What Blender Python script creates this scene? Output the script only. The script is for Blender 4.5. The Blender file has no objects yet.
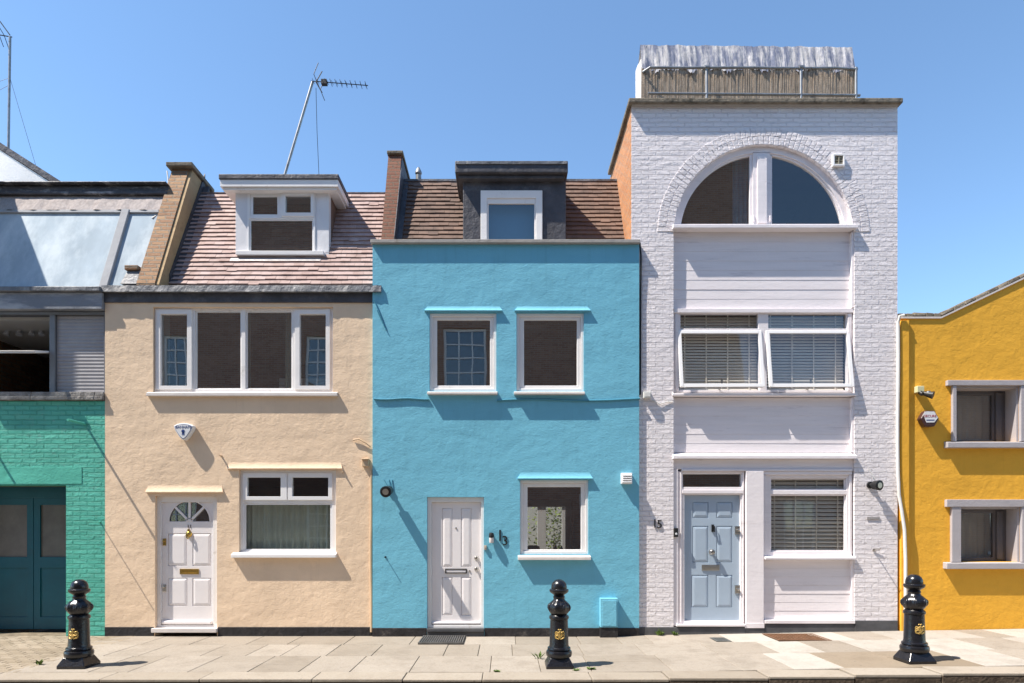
import bpy, bmesh, math, random
from mathutils import Vector, Matrix
random.seed(7)
R = math.radians
sc = bpy.context.scene
col = sc.collection

# ------------------------------------------------------------------ camera geometry used for measuring
F, VX, VY, CD, CZ = 640.0, 505.0, 528.0, 10.0, 1.6875
def X(px, y=0.0): return (px - VX) * (CD + y) / F
def Z(py, y=0.0): return CZ + (VY - py) * (CD + y) / F
def P(px, py, y=0.0): return Vector((X(px, y), y, Z(py, y)))
def G(x): return 0.0175 * max(0.0, x - 1.5)          # pavement rises gently to the right

# ------------------------------------------------------------------ mesh builder
class MB:
    def __init__(s): s.v = []; s.f = []; s.m = []; s.mi = 0; s.smooth = False
    def add(s, vs, fs):
        b = len(s.v); s.v += [tuple(v) for v in vs]
        for f in fs: s.f.append([b + i for i in f]); s.m.append(s.mi)
    def quad(s, a, b, c, d): s.add([a, b, c, d], [(0, 1, 2, 3)])
    def box(s, x0, x1, y0, y1, z0, z1):
        if x0 > x1: x0, x1 = x1, x0
        if y0 > y1: y0, y1 = y1, y0
        if z0 > z1: z0, z1 = z1, z0
        v = [(x0,y0,z0),(x1,y0,z0),(x1,y1,z0),(x0,y1,z0),(x0,y0,z1),(x1,y0,z1),(x1,y1,z1),(x0,y1,z1)]
        s.add(v, [(0,3,2,1),(4,5,6,7),(0,1,5,4),(1,2,6,5),(2,3,7,6),(3,0,4,7)])
    def hexa(s, v):  # 8 corners in box order
        s.add(v, [(0,3,2,1),(4,5,6,7),(0,1,5,4),(1,2,6,5),(2,3,7,6),(3,0,4,7)])
    def prism_x(s, pts, x0, x1):   # polygon of (y,z) swept along x
        n = len(pts)
        s.add([(x0, p[0], p[1]) for p in pts] + [(x1, p[0], p[1]) for p in pts],
              [tuple(range(n))[::-1], tuple(range(n, 2*n))] + [(i, (i+1) % n, n + (i+1) % n, n + i) for i in range(n)])
    def prism_y(s, pts, y0, y1):   # polygon of (x,z) swept along y
        n = len(pts)
        s.add([(p[0], y0, p[1]) for p in pts] + [(p[0], y1, p[1]) for p in pts],
              [tuple(range(n)), tuple(range(n, 2*n))[::-1]] + [(i, n + i, n + (i+1) % n, (i+1) % n) for i in range(n)])
    def plate(s, x0, x1, z0, z1, holes, y0, y1, back=True):   # slab with rectangular holes, reveals included
        xs = sorted(set([x0, x1] + [min(max(h[k], x0), x1) for h in holes for k in (0, 1)]))
        zs = sorted(set([z0, z1] + [min(max(h[k], z0), z1) for h in holes for k in (2, 3)]))
        def solid(i, j):
            if i < 0 or j < 0 or i >= len(xs)-1 or j >= len(zs)-1: return False
            cx, cz = (xs[i]+xs[i+1])/2, (zs[j]+zs[j+1])/2
            return not any(h[0] < cx < h[1] and h[2] < cz < h[3] for h in holes)
        idx = {}
        b = len(s.v)
        def vid(i, j, k):
            if (i, j, k) not in idx:
                idx[(i, j, k)] = len(s.v); s.v.append((xs[i], (y0, y1)[k], zs[j]))
            return idx[(i, j, k)]
        def face(*q): s.f.append(list(q)); s.m.append(s.mi)
        for i in range(len(xs)-1):
            for j in range(len(zs)-1):
                if not solid(i, j): continue
                face(vid(i,j,0), vid(i+1,j,0), vid(i+1,j+1,0), vid(i,j+1,0))
                if back: face(vid(i,j,1), vid(i,j+1,1), vid(i+1,j+1,1), vid(i+1,j,1))
                if not solid(i-1, j): face(vid(i,j,0), vid(i,j+1,0), vid(i,j+1,1), vid(i,j,1))
                if not solid(i+1, j): face(vid(i+1,j,0), vid(i+1,j,1), vid(i+1,j+1,1), vid(i+1,j+1,0))
                if not solid(i, j-1): face(vid(i,j,0), vid(i,j,1), vid(i+1,j,1), vid(i+1,j,0))
                if not solid(i, j+1): face(vid(i,j+1,0), vid(i+1,j+1,0), vid(i+1,j+1,1), vid(i,j+1,1))
    def arch_plate(s, x0, x1, z0, z1, cx, cz, r, y0, y1, n=48):  # area z0..z1 minus the circle (z0 >= cz)
        hw = math.sqrt(max(r*r - (z0-cz)**2, 0))
        if x0 < cx - hw - 1e-5: s.box(x0, cx - hw, y0, y1, z0, z1)
        if x1 > cx + hw + 1e-5: s.box(cx + hw, x1, y0, y1, z0, z1)
        a0 = math.acos(min(1, hw / r))
        pts = []
        for i in range(n + 1):
            a = math.pi - a0 - (math.pi - 2*a0) * i / n
            pts.append((cx + r*math.cos(a), cz + r*math.sin(a)))
        for (xa, za), (xb, zb) in zip(pts[:-1], pts[1:]):
            s.quad((xa,y0,za),(xb,y0,zb),(xb,y0,z1),(xa,y0,z1))
            s.quad((xa,y1,za),(xa,y1,z1),(xb,y1,z1),(xb,y1,zb))
            s.quad((xa,y0,za),(xa,y1,za),(xb,y1,zb),(xb,y0,zb))
            s.quad((xa,y0,z1),(xb,y0,z1),(xb,y1,z1),(xa,y1,z1))
    def arc_ring(s, cx, cz, r0, r1, zmin, y0, y1, n=48, a_lo=None, a_hi=None):
        def arc(r):
            a0 = math.asin(max(-1, min(1, (zmin-cz)/r))) if a_lo is None else a_lo
            a1 = math.pi - a0 if a_hi is None else a_hi
            return [(cx + r*math.cos(a1 + (a0-a1)*i/n), cz + r*math.sin(a1 + (a0-a1)*i/n)) for i in range(n+1)]
        A, B = arc(r0), arc(r1)
        for i in range(n):
            (ax, az), (bx, bz), (cx_, cz_), (dx, dz) = A[i], A[i+1], B[i+1], B[i]
            s.hexa([(ax,y0,az),(bx,y0,bz),(bx,y1,bz),(ax,y1,az),(dx,y0,dz),(cx_,y0,cz_),(cx_,y1,cz_),(dx,y1,dz)])
    def tube(s, pts, r, n=8, caps=True):
        pts = [Vector(p) for p in pts]; rings = []
        up = Vector((0.13, 0.31, 0.94))
        for i, p in enumerate(pts):
            t = (pts[min(i+1, len(pts)-1)] - pts[max(i-1, 0)]).normalized()
            a = t.cross(up)
            if a.length < 1e-3: a = t.cross(Vector((1, 0, 0)))
            a.normalize(); b = t.cross(a)
            rr = r[i] if isinstance(r, (list, tuple)) else r
            rings.append([p + a*math.cos(2*math.pi*k/n)*rr + b*math.sin(2*math.pi*k/n)*rr for k in range(n)])
        fs = []
        for i in range(len(pts)-1):
            for k in range(n): fs.append((i*n+k, i*n+(k+1)%n, (i+1)*n+(k+1)%n, (i+1)*n+k))
        if caps: fs += [tuple(range(n))[::-1], tuple(range((len(pts)-1)*n, len(pts)*n))]
        s.add([v for q in rings for v in q], fs)
    def lathe(s, prof, c, n=40):   # profile of (r,z) around a vertical axis
        vs, fs = [], []
        for r, z in prof:
            for k in range(n): vs.append((c[0]+r*math.cos(2*math.pi*k/n), c[1]+r*math.sin(2*math.pi*k/n), c[2]+z))
        for i in range(len(prof)-1):
            for k in range(n): fs.append((i*n+k, i*n+(k+1)%n, (i+1)*n+(k+1)%n, (i+1)*n+k))
        fs += [tuple(range(n))[::-1], tuple(range((len(prof)-1)*n, len(prof)*n))]
        s.add(vs, fs)
    def lathe_y(s, prof, c, n=24):  # profile of (r, y) around an axis along y
        vs, fs = [], []
        for r, y in prof:
            for k in range(n): vs.append((c[0]+r*math.cos(2*math.pi*k/n), c[1]+y, c[2]+r*math.sin(2*math.pi*k/n)))
        for i in range(len(prof)-1):
            for k in range(n): fs.append((i*n+k, (i+1)*n+k, (i+1)*n+(k+1)%n, i*n+(k+1)%n))
        fs += [tuple(range(n)), tuple(range((len(prof)-1)*n, len(prof)*n))[::-1]]
        s.add(vs, fs)
    def build(s, name, mats, parent=None, bevel=0, smooth=False, seg=2, label=None):
        if not isinstance(mats, (list, tuple)): mats = [mats]
        base = Vector((0, 0, 0)); p = parent
        while p is not None: base += p.location; p = p.parent
        me = bpy.data.meshes.new(name)
        me.from_pydata([tuple(Vector(v) - base) for v in s.v], [], s.f)
        for m in mats: me.materials.append(m)
        for i, p_ in enumerate(me.polygons):
            p_.material_index = s.m[i]; p_.use_smooth = smooth
        bm = bmesh.new(); bm.from_mesh(me)
        bmesh.ops.remove_doubles(bm, verts=bm.verts, dist=1e-5) if bevel else None
        bmesh.ops.recalc_face_normals(bm, faces=bm.faces)
        bm.to_mesh(me); bm.free(); me.update()
        if smooth:
            try: me.set_sharp_from_angle(angle=R(38))
            except Exception: pass
        o = bpy.data.objects.new(name, me); col.objects.link(o)
        if parent is not None: o.parent = parent
        if bevel:
            b = o.modifiers.new('Bevel', 'BEVEL'); b.width = bevel; b.segments = seg; b.limit_method = 'ANGLE'; b.angle_limit = R(40)
        if label: o['label'] = label
        return o

def tag(o, label, cat, group=None, kind=None):
    if label: o['label'] = label
    if cat: o['category'] = cat
    if group: o['group'] = group
    if kind: o['kind'] = kind
    return o
def thing(name, loc, label, cat, group=None):
    o = bpy.data.objects.new(name, None); o.empty_display_size = 0.3
    col.objects.link(o); o.location = loc
    return tag(o, label, cat, group)
def copy_tree(o, parent=None):
    c = o.copy(); col.objects.link(c); c.parent = parent
    for ch in list(o.children): copy_tree(ch, c)
    return c

# ------------------------------------------------------------------ materials
def newmat(name):
    m = bpy.data.materials.new(name); m.use_nodes = True
    nt = m.node_tree; nt.nodes.clear()
    out = nt.nodes.new('ShaderNodeOutputMaterial'); b = nt.nodes.new('ShaderNodeBsdfPrincipled')
    nt.links.new(b.outputs[0], out.inputs[0])
    return m, nt, b, out
def node(nt, t, **kw):
    n = nt.nodes.new(t)
    for k, v in kw.items(): setattr(n, k, v)
    return n
def c4(c): return (c[0], c[1], c[2], 1)
def pos(nt): return node(nt, 'ShaderNodeNewGeometry').outputs['Position']
def noise(nt, vec, scale, detail=4, rough=0.55, stretch=None):
    if stretch:
        mp = node(nt, 'ShaderNodeMapping'); mp.inputs['Scale'].default_value = stretch
        nt.links.new(vec, mp.inputs['Vector']); vec = mp.outputs[0]
    n = node(nt, 'ShaderNodeTexNoise'); n.inputs['Scale'].default_value = scale
    n.inputs['Detail'].default_value = detail; n.inputs['Roughness'].default_value = rough
    nt.links.new(vec, n.inputs['Vector']); return n.outputs['Fac']
def ramp(nt, fac, a, b, ca=(0,0,0), cb=(1,1,1)):
    r = node(nt, 'ShaderNodeValToRGB'); e = r.color_ramp.elements
    e[0].position = a; e[1].position = b; e[0].color = c4(ca); e[1].color = c4(cb)
    nt.links.new(fac, r.inputs[0]); return r.outputs[0]
def mixc(nt, fac, a, b, mode='MIX'):
    n = node(nt, 'ShaderNodeMix', data_type='RGBA', blend_type=mode)
    for sock, v in ((n.inputs[0], fac), (n.inputs[6], a), (n.inputs[7], b)):
        if isinstance(v, (int, float)): sock.default_value = v
        elif isinstance(v, tuple): sock.default_value = c4(v)
        else: nt.links.new(v, sock)
    return n.outputs[2]
def bump(nt, h, dist, prev=None, strength=1.0):
    b = node(nt, 'ShaderNodeBump'); b.inputs['Distance'].default_value = dist; b.inputs['Strength'].default_value = strength
    nt.links.new(h, b.inputs['Height'])
    if prev is not None: nt.links.new(prev, b.inputs['Normal'])
    return b.outputs[0]
def basic(name, c, rough=0.6, metal=0.0, var=0.12, vs=2.5, bumps=((40, 0.002),), spec=0.5, dirt=None, dirt_amt=(0.55, 0.8), dscale=1.6, stretch=None):
    m, nt, b, out = newmat(name); p = pos(nt)
    f = ramp(nt, noise(nt, p, vs, 5, 0.6, stretch), 0.3, 0.7)
    lo = tuple(max(0, v*(1-var)) for v in c); hi = tuple(min(1, v*(1+var*0.6)) for v in c)
    cc = mixc(nt, f, lo, hi)
    if dirt:
        d = ramp(nt, noise(nt, p, dscale, 8, 0.7, stretch), *dirt_amt)
        cc = mixc(nt, d, cc, dirt)
    nt.links.new(cc, b.inputs['Base Color'])
    b.inputs['Roughness'].default_value = rough; b.inputs['Metallic'].default_value = metal
    b.inputs['Specular IOR Level'].default_value = spec
    nrm = None
    for s_, d_ in bumps: nrm = bump(nt, noise(nt, p, s_, 3), d_, nrm)
    if nrm is not None: nt.links.new(nrm, b.inputs['Normal'])
    return m
def stucco(name, c, b1=0.03, b2=0.006, dirt=(0.3, 0.25, 0.2), fade=0.1):
    m, nt, b, out = newmat(name); p = pos(nt)
    f = ramp(nt, noise(nt, p, 0.9, 6, 0.65), 0.3, 0.72)
    cc = mixc(nt, f, tuple(v*(1-fade) for v in c), tuple(min(1, v*(1+fade*0.6)) for v in c))
    pt = ramp(nt, noise(nt, p, 2.3, 3, 0.5), 0.55, 0.60)                     # patched and repainted areas
    cc = mixc(nt, mixc(nt, 0.88, pt, (0, 0, 0)), cc, tuple(v*0.72 for v in c))
    st = ramp(nt, noise(nt, p, 1.0, 7, 0.7, (9, 9, 0.6)), 0.56, 0.84)       # rain streaks
    cc = mixc(nt, mixc(nt, 0.72, st, (0, 0, 0)), cc, dirt)
    sp = ramp(nt, noise(nt, p, 26, 4, 0.7), 0.70, 0.80)                      # chips and specks
    cc = mixc(nt, mixc(nt, 0.8, sp, (0, 0, 0)), cc, dirt)
    nt.links.new(cc, b.inputs['Base Color']); b.inputs['Roughness'].default_value = 0.78
    b.inputs['Specular IOR Level'].default_value = 0.25
    n1 = bump(nt, noise(nt, p, 1.7, 5, 0.5, (0.8, 1, 1.3)), b1)
    n2 = bump(nt, noise(nt, p, 9, 4, 0.55), b2, n1)
    n25 = bump(nt, noise(nt, p, 24, 3, 0.6, (1, 1, 1.6)), 0.0026, n2)
    n3 = bump(nt, noise(nt, p, 70, 2, 0.5), 0.0012, n25)
    nt.links.new(n3, b.inputs['Normal'])
    return m
def brick(name, c1, c2, cm, w=0.225, h=0.075, mortar=0.011, bd=0.010, rough=0.8, var=0.15, dirt=None):
    m, nt, b, out = newmat(name); p = pos(nt)
    sx = node(nt, 'ShaderNodeSeparateXYZ'); nt.links.new(p, sx.inputs[0])
    ad = node(nt, 'ShaderNodeMath', operation='ADD'); nt.links.new(sx.outputs[0], ad.inputs[0]); nt.links.new(sx.outputs[1], ad.inputs[1])
    cb = node(nt, 'ShaderNodeCombineXYZ'); nt.links.new(ad.outputs[0], cb.inputs[0]); nt.links.new(sx.outputs[2], cb.inputs[1])
    nz = node(nt, 'ShaderNodeTexNoise'); nz.inputs['Scale'].default_value = 5.0; nt.links.new(p, nz.inputs['Vector'])
    sub = node(nt, 'ShaderNodeVectorMath', operation='SUBTRACT'); nt.links.new(nz.outputs['Color'], sub.inputs[0]); sub.inputs[1].default_value = (0.5, 0.5, 0.5)
    sc_ = node(nt, 'ShaderNodeVectorMath', operation='SCALE'); nt.links.new(sub.outputs[0], sc_.inputs[0]); sc_.inputs['Scale'].default_value = 0.022
    va = node(nt, 'ShaderNodeVectorMath', operation='ADD'); nt.links.new(cb.outputs[0], va.inputs[0]); nt.links.new(sc_.outputs[0], va.inputs[1])
    t = node(nt, 'ShaderNodeTexBrick'); nt.links.new(va.outputs[0], t.inputs['Vector'])
    t.inputs['Color1'].default_value = c4(c1); t.inputs['Color2'].default_value = c4(c2); t.inputs['Mortar'].default_value = c4(cm)
    t.inputs['Scale'].default_value = 1.0; t.inputs['Mortar Size'].default_value = mortar; t.inputs['Mortar Smooth'].default_value = 0.35
    t.inputs['Brick Width'].default_value = w; t.inputs['Row Height'].default_value = h; t.offset = 0.5
    cc = mixc(nt, ramp(nt, noise(nt, p, 1.1, 7, 0.65), 0.3, 0.75, (1-var,)*3, (1, 1, 1)), t.outputs['Color'], (1, 1, 1), 'MIX')
    f = ramp(nt, noise(nt, p, 1.1, 7, 0.65), 0.3, 0.75, (1-var,)*3, (1, 1, 1))
    cc = mixc(nt, 1.0, t.outputs['Color'], f, 'MULTIPLY')
    if dirt:
        cc = mixc(nt, ramp(nt, noise(nt, p, 6, 8, 0.75), 0.56, 0.78), cc, dirt)
    nt.links.new(cc, b.inputs['Base Color']); b.inputs['Roughness'].default_value = rough; b.inputs['Specular IOR Level'].default_value = 0.25
    inv = node(nt, 'ShaderNodeMath', operation='SUBTRACT'); inv.inputs[0].default_value = 1.0; nt.links.new(t.outputs['Fac'], inv.inputs[1])
    n1 = bump(nt, noise(nt, p, 6.5, 3, 0.5, (0.7, 0.7, 1.9)), 0.010)
    n2 = bump(nt, inv.outputs[0], bd, n1)
    n3 = bump(nt, noise(nt, p, 22, 4, 0.6), 0.008, n2)
    nt.links.new(n3, b.inputs['Normal'])
    return m
def tiles(name, c1, c2, c3):
    m, nt, b, out = newmat(name); p = pos(nt)
    g = node(nt, 'ShaderNodeNewGeometry')
    rnd = g.outputs['Random Per Island']
    cc = mixc(nt, rnd, c1, c2)
    cc = mixc(nt, ramp(nt, noise(nt, p, 3.5, 8, 0.7), 0.48, 0.75), cc, c3)
    nt.links.new(cc, b.inputs['Base Color']); b.inputs['Roughness'].default_value = 0.72; b.inputs['Specular IOR Level'].default_value = 0.22
    nt.links.new(bump(nt, noise(nt, p, 45, 4), 0.003), b.inputs['Normal'])
    return m
def paving(name, c1, c2, stain, bmp=0.004):
    m, nt, b, out = newmat(name); p = pos(nt)
    rnd = node(nt, 'ShaderNodeNewGeometry').outputs['Random Per Island']
    cc = mixc(nt, rnd, c1, c2)
    cc = mixc(nt, mixc(nt, 0.35, ramp(nt, noise(nt, p, 1.9, 9, 0.75), 0.48, 0.74), (0, 0, 0)), cc, stain)
    cc = mixc(nt, mixc(nt, 0.3, ramp(nt, noise(nt, p, 30, 7, 0.85), 0.50, 0.70), (0, 0, 0)), cc, stain)
    vo = node(nt, 'ShaderNodeTexVoronoi'); vo.inputs['Scale'].default_value = 5.5; nt.links.new(p, vo.inputs['Vector'])
    gum = ramp(nt, vo.outputs['Distance'], 0.05, 0.085, (0.55, 0.55, 0.55), (0, 0, 0))
    cc = mixc(nt, gum, cc, tuple(v*0.45 for v in c1))
    nt.links.new(cc, b.inputs['Base Color']); b.inputs['Roughness'].default_value = 0.85; b.inputs['Specular IOR Level'].default_value = 0.2
    n1 = bump(nt, noise(nt, p, 6, 5), bmp*2)
    nt.links.new(bump(nt, noise(nt, p, 60, 4, 0.7), bmp*0.6, n1), b.inputs['Normal'])
    return m
def glassmat(name, tint=(0.8, 0.83, 0.82), ior=1.9, wav=0.004):
    m = bpy.data.materials.new(name); m.use_nodes = True; nt = m.node_tree; nt.nodes.clear()
    out = node(nt, 'ShaderNodeOutputMaterial'); tr = node(nt, 'ShaderNodeBsdfTransparent'); gl = node(nt, 'ShaderNodeBsdfGlossy')
    tr.inputs[0].default_value = c4(tint); gl.inputs['Roughness'].default_value = 0.0
    lw = node(nt, 'ShaderNodeLayerWeight'); lw.inputs['Blend'].default_value = 0.12
    mr = node(nt, 'ShaderNodeMapRange'); mr.inputs['To Min'].default_value = ior; mr.inputs['To Max'].default_value = 0.9
    nt.links.new(lw.outputs['Fresnel'], mr.inputs['Value'])
    mr.inputs['From Min'].default_value = 0.0; mr.inputs['From Max'].default_value = 1.0
    mx = node(nt, 'ShaderNodeMixShader'); nt.links.new(mr.outputs[0], mx.inputs[0])
    nt.links.new(tr.outputs[0], mx.inputs[1]); nt.links.new(gl.outputs[0], mx.inputs[2])
    p = pos(nt); bp = bump(nt, noise(nt, p, 1.3, 1), wav); nt.links.new(bp, gl.inputs['Normal'])
    nt.links.new(mx.outputs[0], out.inputs[0])
    return m

M = {}
M['cream'] = stucco('cream_render', (0.795, 0.605, 0.43), 0.018, 0.0065, (0.34, 0.24, 0.16))
M['blue'] = stucco('blue_render', (0.17, 0.47, 0.61), 0.015, 0.0048, (0.06, 0.2, 0.27), 0.07)
M['yellow'] = stucco('ochre_render', (0.80, 0.415, 0.045), 0.014, 0.0075, (0.4, 0.19, 0.02), 0.08)
M['wbrick'] = brick('lilac_white_painted_brick', (0.82, 0.77, 0.785), (0.84, 0.79, 0.80), (0.81, 0.76, 0.775), bd=0.017, rough=0.6, var=0.09, dirt=(0.66, 0.60, 0.60))
M['teal'] = brick('teal_painted_brick', (0.10, 0.48, 0.375), (0.125, 0.53, 0.42), (0.085, 0.43, 0.33), bd=0.013, rough=0.55, var=0.25, dirt=(0.20, 0.40, 0.36))
M['tealflat'] = stucco('teal_paint', (0.10, 0.46, 0.36), 0.02, 0.006, (0.03, 0.2, 0.14))
M['orange'] = brick('orange_brick', (0.62, 0.27, 0.11), (0.5, 0.2, 0.08), (0.45, 0.33, 0.24), dirt=(0.3, 0.16, 0.09))
M['brown'] = brick('brown_stock_brick', (0.27, 0.145, 0.08), (0.38, 0.23, 0.125), (0.26, 0.21, 0.16), dirt=(0.09, 0.06, 0.045))
M['redbrick'] = brick('weathered_red_brick', (0.22, 0.095, 0.06), (0.17, 0.07, 0.045), (0.16, 0.11, 0.08), dirt=(0.06, 0.035, 0.03))
M['terrace'] = brick('terrace_brick', (0.44, 0.255, 0.18), (0.34, 0.175, 0.12), (0.40, 0.34, 0.29), dirt=(0.2, 0.12, 0.08))
M['wpaint'] = basic('white_window_paint', (0.80, 0.78, 0.77), 0.35, 0, 0.05, 3, ((25, 0.0015),), 0.5, (0.42, 0.38, 0.33), (0.60, 0.85), 5)
M['upvc'] = basic('white_plastic', (0.8, 0.79, 0.79), 0.28, 0, 0.03, 3, (), 0.5)
M['wood'] = basic('lilac_white_boards', (0.81, 0.76, 0.775), 0.55, 0, 0.06, 2, ((18, 0.003),), 0.3, (0.45, 0.4, 0.41), (0.58, 0.86), 2.4, (0.5, 1, 6))
M['wstone'] = basic('pale_stone_sill', (0.66, 0.61, 0.58), 0.7, 0, 0.1, 5, ((30, 0.002),), 0.3, (0.35, 0.3, 0.25), (0.6, 0.85), 3)
M['wdoor'] = basic('white_door_paint', (0.80, 0.76, 0.76), 0.4, 0, 0.04, 2, ((12, 0.0015),), 0.45, (0.45, 0.4, 0.38), (0.66, 0.9), 2)
M['bdoor'] = basic('powder_blue_paint', (0.37, 0.455, 0.55), 0.35, 0, 0.05, 2, ((12, 0.0015),), 0.45)
M['tealdoor'] = basic('deep_teal_paint', (0.003, 0.10, 0.145), 0.4, 0, 0.15, 2, ((15, 0.002),), 0.45, (0.02, 0.06, 0.08), (0.6, 0.85), 3)
M['oldlead'] = basic('old_mottled_lead', (0.09, 0.09, 0.10), 0.6, 0.2, 0.3, 3, ((6, 0.03), (40, 0.003)), 0.3, (0.40, 0.39, 0.39), (0.52, 0.66), 3.2, (1, 1, 3))
M['lead'] = basic('weathered_lead', (0.15, 0.155, 0.17), 0.6, 0.3, 0.35, 3.5, ((9, 0.02), (40, 0.003)), 0.4, (0.4, 0.39, 0.38), (0.5, 0.8), 2.6)
M['darklead'] = basic('dark_lead', (0.078, 0.078, 0.09), 0.6, 0.2, 0.35, 2.5, ((7, 0.02), (40, 0.003)), 0.4, (0.17, 0.17, 0.18), (0.52, 0.8), 3.0)
M['slatefascia'] = basic('grey_blue_fascia', (0.20, 0.215, 0.25), 0.55, 0, 0.15, 2, ((8, 0.012),), 0.4, (0.42, 0.43, 0.46), (0.45, 0.6), 1.2, (0.6, 1, 2.5))
M['black'] = basic('black_gloss_paint', (0.009, 0.009, 0.012), 0.24, 0, 0.2, 8, ((30, 0.003), (90, 0.0012)), 0.55, (0.075, 0.068, 0.06), (0.60, 0.74), 14)
M['blackmatt'] = basic('black_plastic', (0.014, 0.014, 0.015), 0.45, 0, 0.2, 8, (), 0.4)
M['plinth'] = basic('black_bitumen_plinth', (0.026, 0.024, 0.026), 0.6, 0, 0.4, 5, ((18, 0.01),), 0.35, (0.15, 0.13, 0.11), (0.58, 0.8), 5)
M['greyplinth'] = basic('dark_grey_plinth', (0.09, 0.09, 0.095), 0.7, 0, 0.25, 5, ((18, 0.0045),), 0.3)
M['brass'] = basic('brass', (0.55, 0.36, 0.10), 0.3, 1.0, 0.2, 20, (), 0.5)
M['chrome'] = basic('brushed_nickel', (0.55, 0.53, 0.5), 0.28, 1.0, 0.1, 20, (), 0.5)
M['gold'] = basic('gold_leaf', (0.62, 0.42, 0.13), 0.45, 0.5, 0.5, 60, (), 0.5)
M['cap'] = basic('mossy_stone_coping', (0.21, 0.18, 0.14), 0.85, 0, 0.35, 8, ((25, 0.012),), 0.2, (0.05, 0.045, 0.035), (0.5, 0.72), 6)
M['parcap'] = basic('grey_stone_coping', (0.36, 0.34, 0.32), 0.8, 0, 0.2, 5, ((25, 0.005),), 0.2, (0.15, 0.13, 0.11), (0.55, 0.8), 5)
M['greycoping'] = basic('old_grey_ledge', (0.30, 0.285, 0.27), 0.85, 0, 0.3, 5, ((14, 0.02), (50, 0.004)), 0.2, (0.09, 0.08, 0.075), (0.48, 0.7), 6)
M['shutter'] = basic('grey_roller_shutter', (0.33, 0.32, 0.335), 0.5, 0, 0.12, 3, (), 0.4, (0.42, 0.41, 0.41), (0.55, 0.8), 2)
M['greymetal'] = basic('grey_metal_frame', (0.2, 0.205, 0.22), 0.45, 0.3, 0.15, 3, ((20, 0.002),), 0.4)
M['bluefilm'] = basic('pale_blue_sheeting', (0.36, 0.425, 0.48), 0.95, 0, 0.16, 1.2, ((1.3, 0.02),), 0.05, (0.52, 0.58, 0.62), (0.46, 0.68), 1.1, (1.6, 1, 0.7))  # lighter streaks in the colour stand in for light catching the film's wrinkles
M['pinkroof'] = basic('faded_grey_roofing', (0.36, 0.325, 0.315), 0.95, 0, 0.2, 5, ((7, 0.02),), 0.05, (0.25, 0.2, 0.19), (0.55, 0.8), 3, (5, 5, 0.7))
M['ctile'] = tiles('pinkish_clay_tiles', (0.35, 0.25, 0.225), (0.44, 0.335, 0.31), (0.24, 0.16, 0.14))
M['btile'] = tiles('brown_clay_tiles', (0.135, 0.09, 0.072), (0.20, 0.13, 0.10), (0.075, 0.055, 0.046))
M['dormerwhite'] = basic('white_dormer_cladding', (0.72, 0.71, 0.73), 0.5, 0, 0.06, 2, ((12, 0.003),), 0.4, (0.4, 0.37, 0.36), (0.62, 0.85), 3)
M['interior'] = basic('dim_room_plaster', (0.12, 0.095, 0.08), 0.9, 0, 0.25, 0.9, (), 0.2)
M['whiteroom'] = basic('white_room_plaster', (0.7, 0.68, 0.64), 0.9, 0, 0.05, 0.9, (), 0.2)
M['blind'] = basic('cream_blind_slat', (0.78, 0.72, 0.63), 0.5, 0, 0.05, 3, (), 0.3)
M['curtain'] = basic('pale_green_net_curtain', (0.50, 0.56, 0.49), 0.9, 0, 0.1, 3, (), 0.1)
M['greycurtain'] = basic('dark_grey_curtain', (0.08, 0.08, 0.085), 0.9, 0, 0.1, 3, (), 0.1)
M['bluecurtain'] = basic('blue_roller_blind', (0.08, 0.22, 0.36), 0.9, 0, 0.06, 1, (), 0.1)
M['glass'] = glassmat('window_glass', (0.7, 0.72, 0.71), 0.36, 0.0012)
M['clearglass'] = glassmat('clear_window_glass', (0.9, 0.91, 0.9), 0.13, 0.0012)
M['darkglass'] = glassmat('tinted_window_glass', (0.45, 0.47, 0.48), 0.30, 0.0012)
M['yframe'] = basic('pale_grey_window_surround', (0.40, 0.375, 0.39), 0.7, 0, 0.08, 4, ((25, 0.003),), 0.3, (0.35, 0.32, 0.32), (0.6, 0.85), 4)
M['ygrey'] = basic('dark_grey_window_paint', (0.11, 0.105, 0.115), 0.45, 0, 0.1, 4, (), 0.4)
M['reed'] = basic('brown_reed_screen', (0.42, 0.34, 0.265), 0.9, 0, 0.45, 14, ((50, 0.004),), 0.1, (0.17, 0.13, 0.105), (0.52, 0.8), 9, (4, 4, 0.5))
M['bleach'] = basic('bleached_reed_matting', (0.54, 0.52, 0.52), 0.95, 0, 0.35, 6, ((20, 0.006),), 0.05, (0.17, 0.185, 0.25), (0.42, 0.58), 5, (2.2, 2.2, 0.12))
M['pipe'] = basic('galvanised_pipe', (0.30, 0.31, 0.32), 0.45, 0.7, 0.2, 6, (), 0.5, (0.16, 0.13, 0.11), (0.5, 0.8), 8)
M['cable'] = basic('white_cable', (0.66, 0.65, 0.62), 0.5, 0, 0.08, 6, (), 0.4)
M['bluecable'] = basic('blue_painted_cable', (0.06, 0.25, 0.35), 0.5, 0, 0.08, 6, (), 0.4)
M['creamcable'] = basic('cream_painted_conduit', (0.55, 0.40, 0.26), 0.6, 0, 0.1, 6, (), 0.4)
M['alarm'] = basic('alarm_box_plastic', (0.72, 0.73, 0.75), 0.35, 0, 0.04, 6, (), 0.45)
M['alarmblue'] = basic('alarm_blue_print', (0.03, 0.06, 0.20), 0.4, 0, 0.05, 6, (), 0.4)
M['alarmred'] = basic('alarm_red_print', (0.35, 0.03, 0.05), 0.4, 0, 0.05, 6, (), 0.4)
M['slab'] = paving('york_stone_slabs', (0.265, 0.228, 0.185), (0.345, 0.303, 0.255), (0.165, 0.136, 0.105))
M['paleslab'] = paving('pale_new_slabs', (0.35, 0.32, 0.28), (0.43, 0.398, 0.355), (0.23, 0.20, 0.165))
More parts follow.
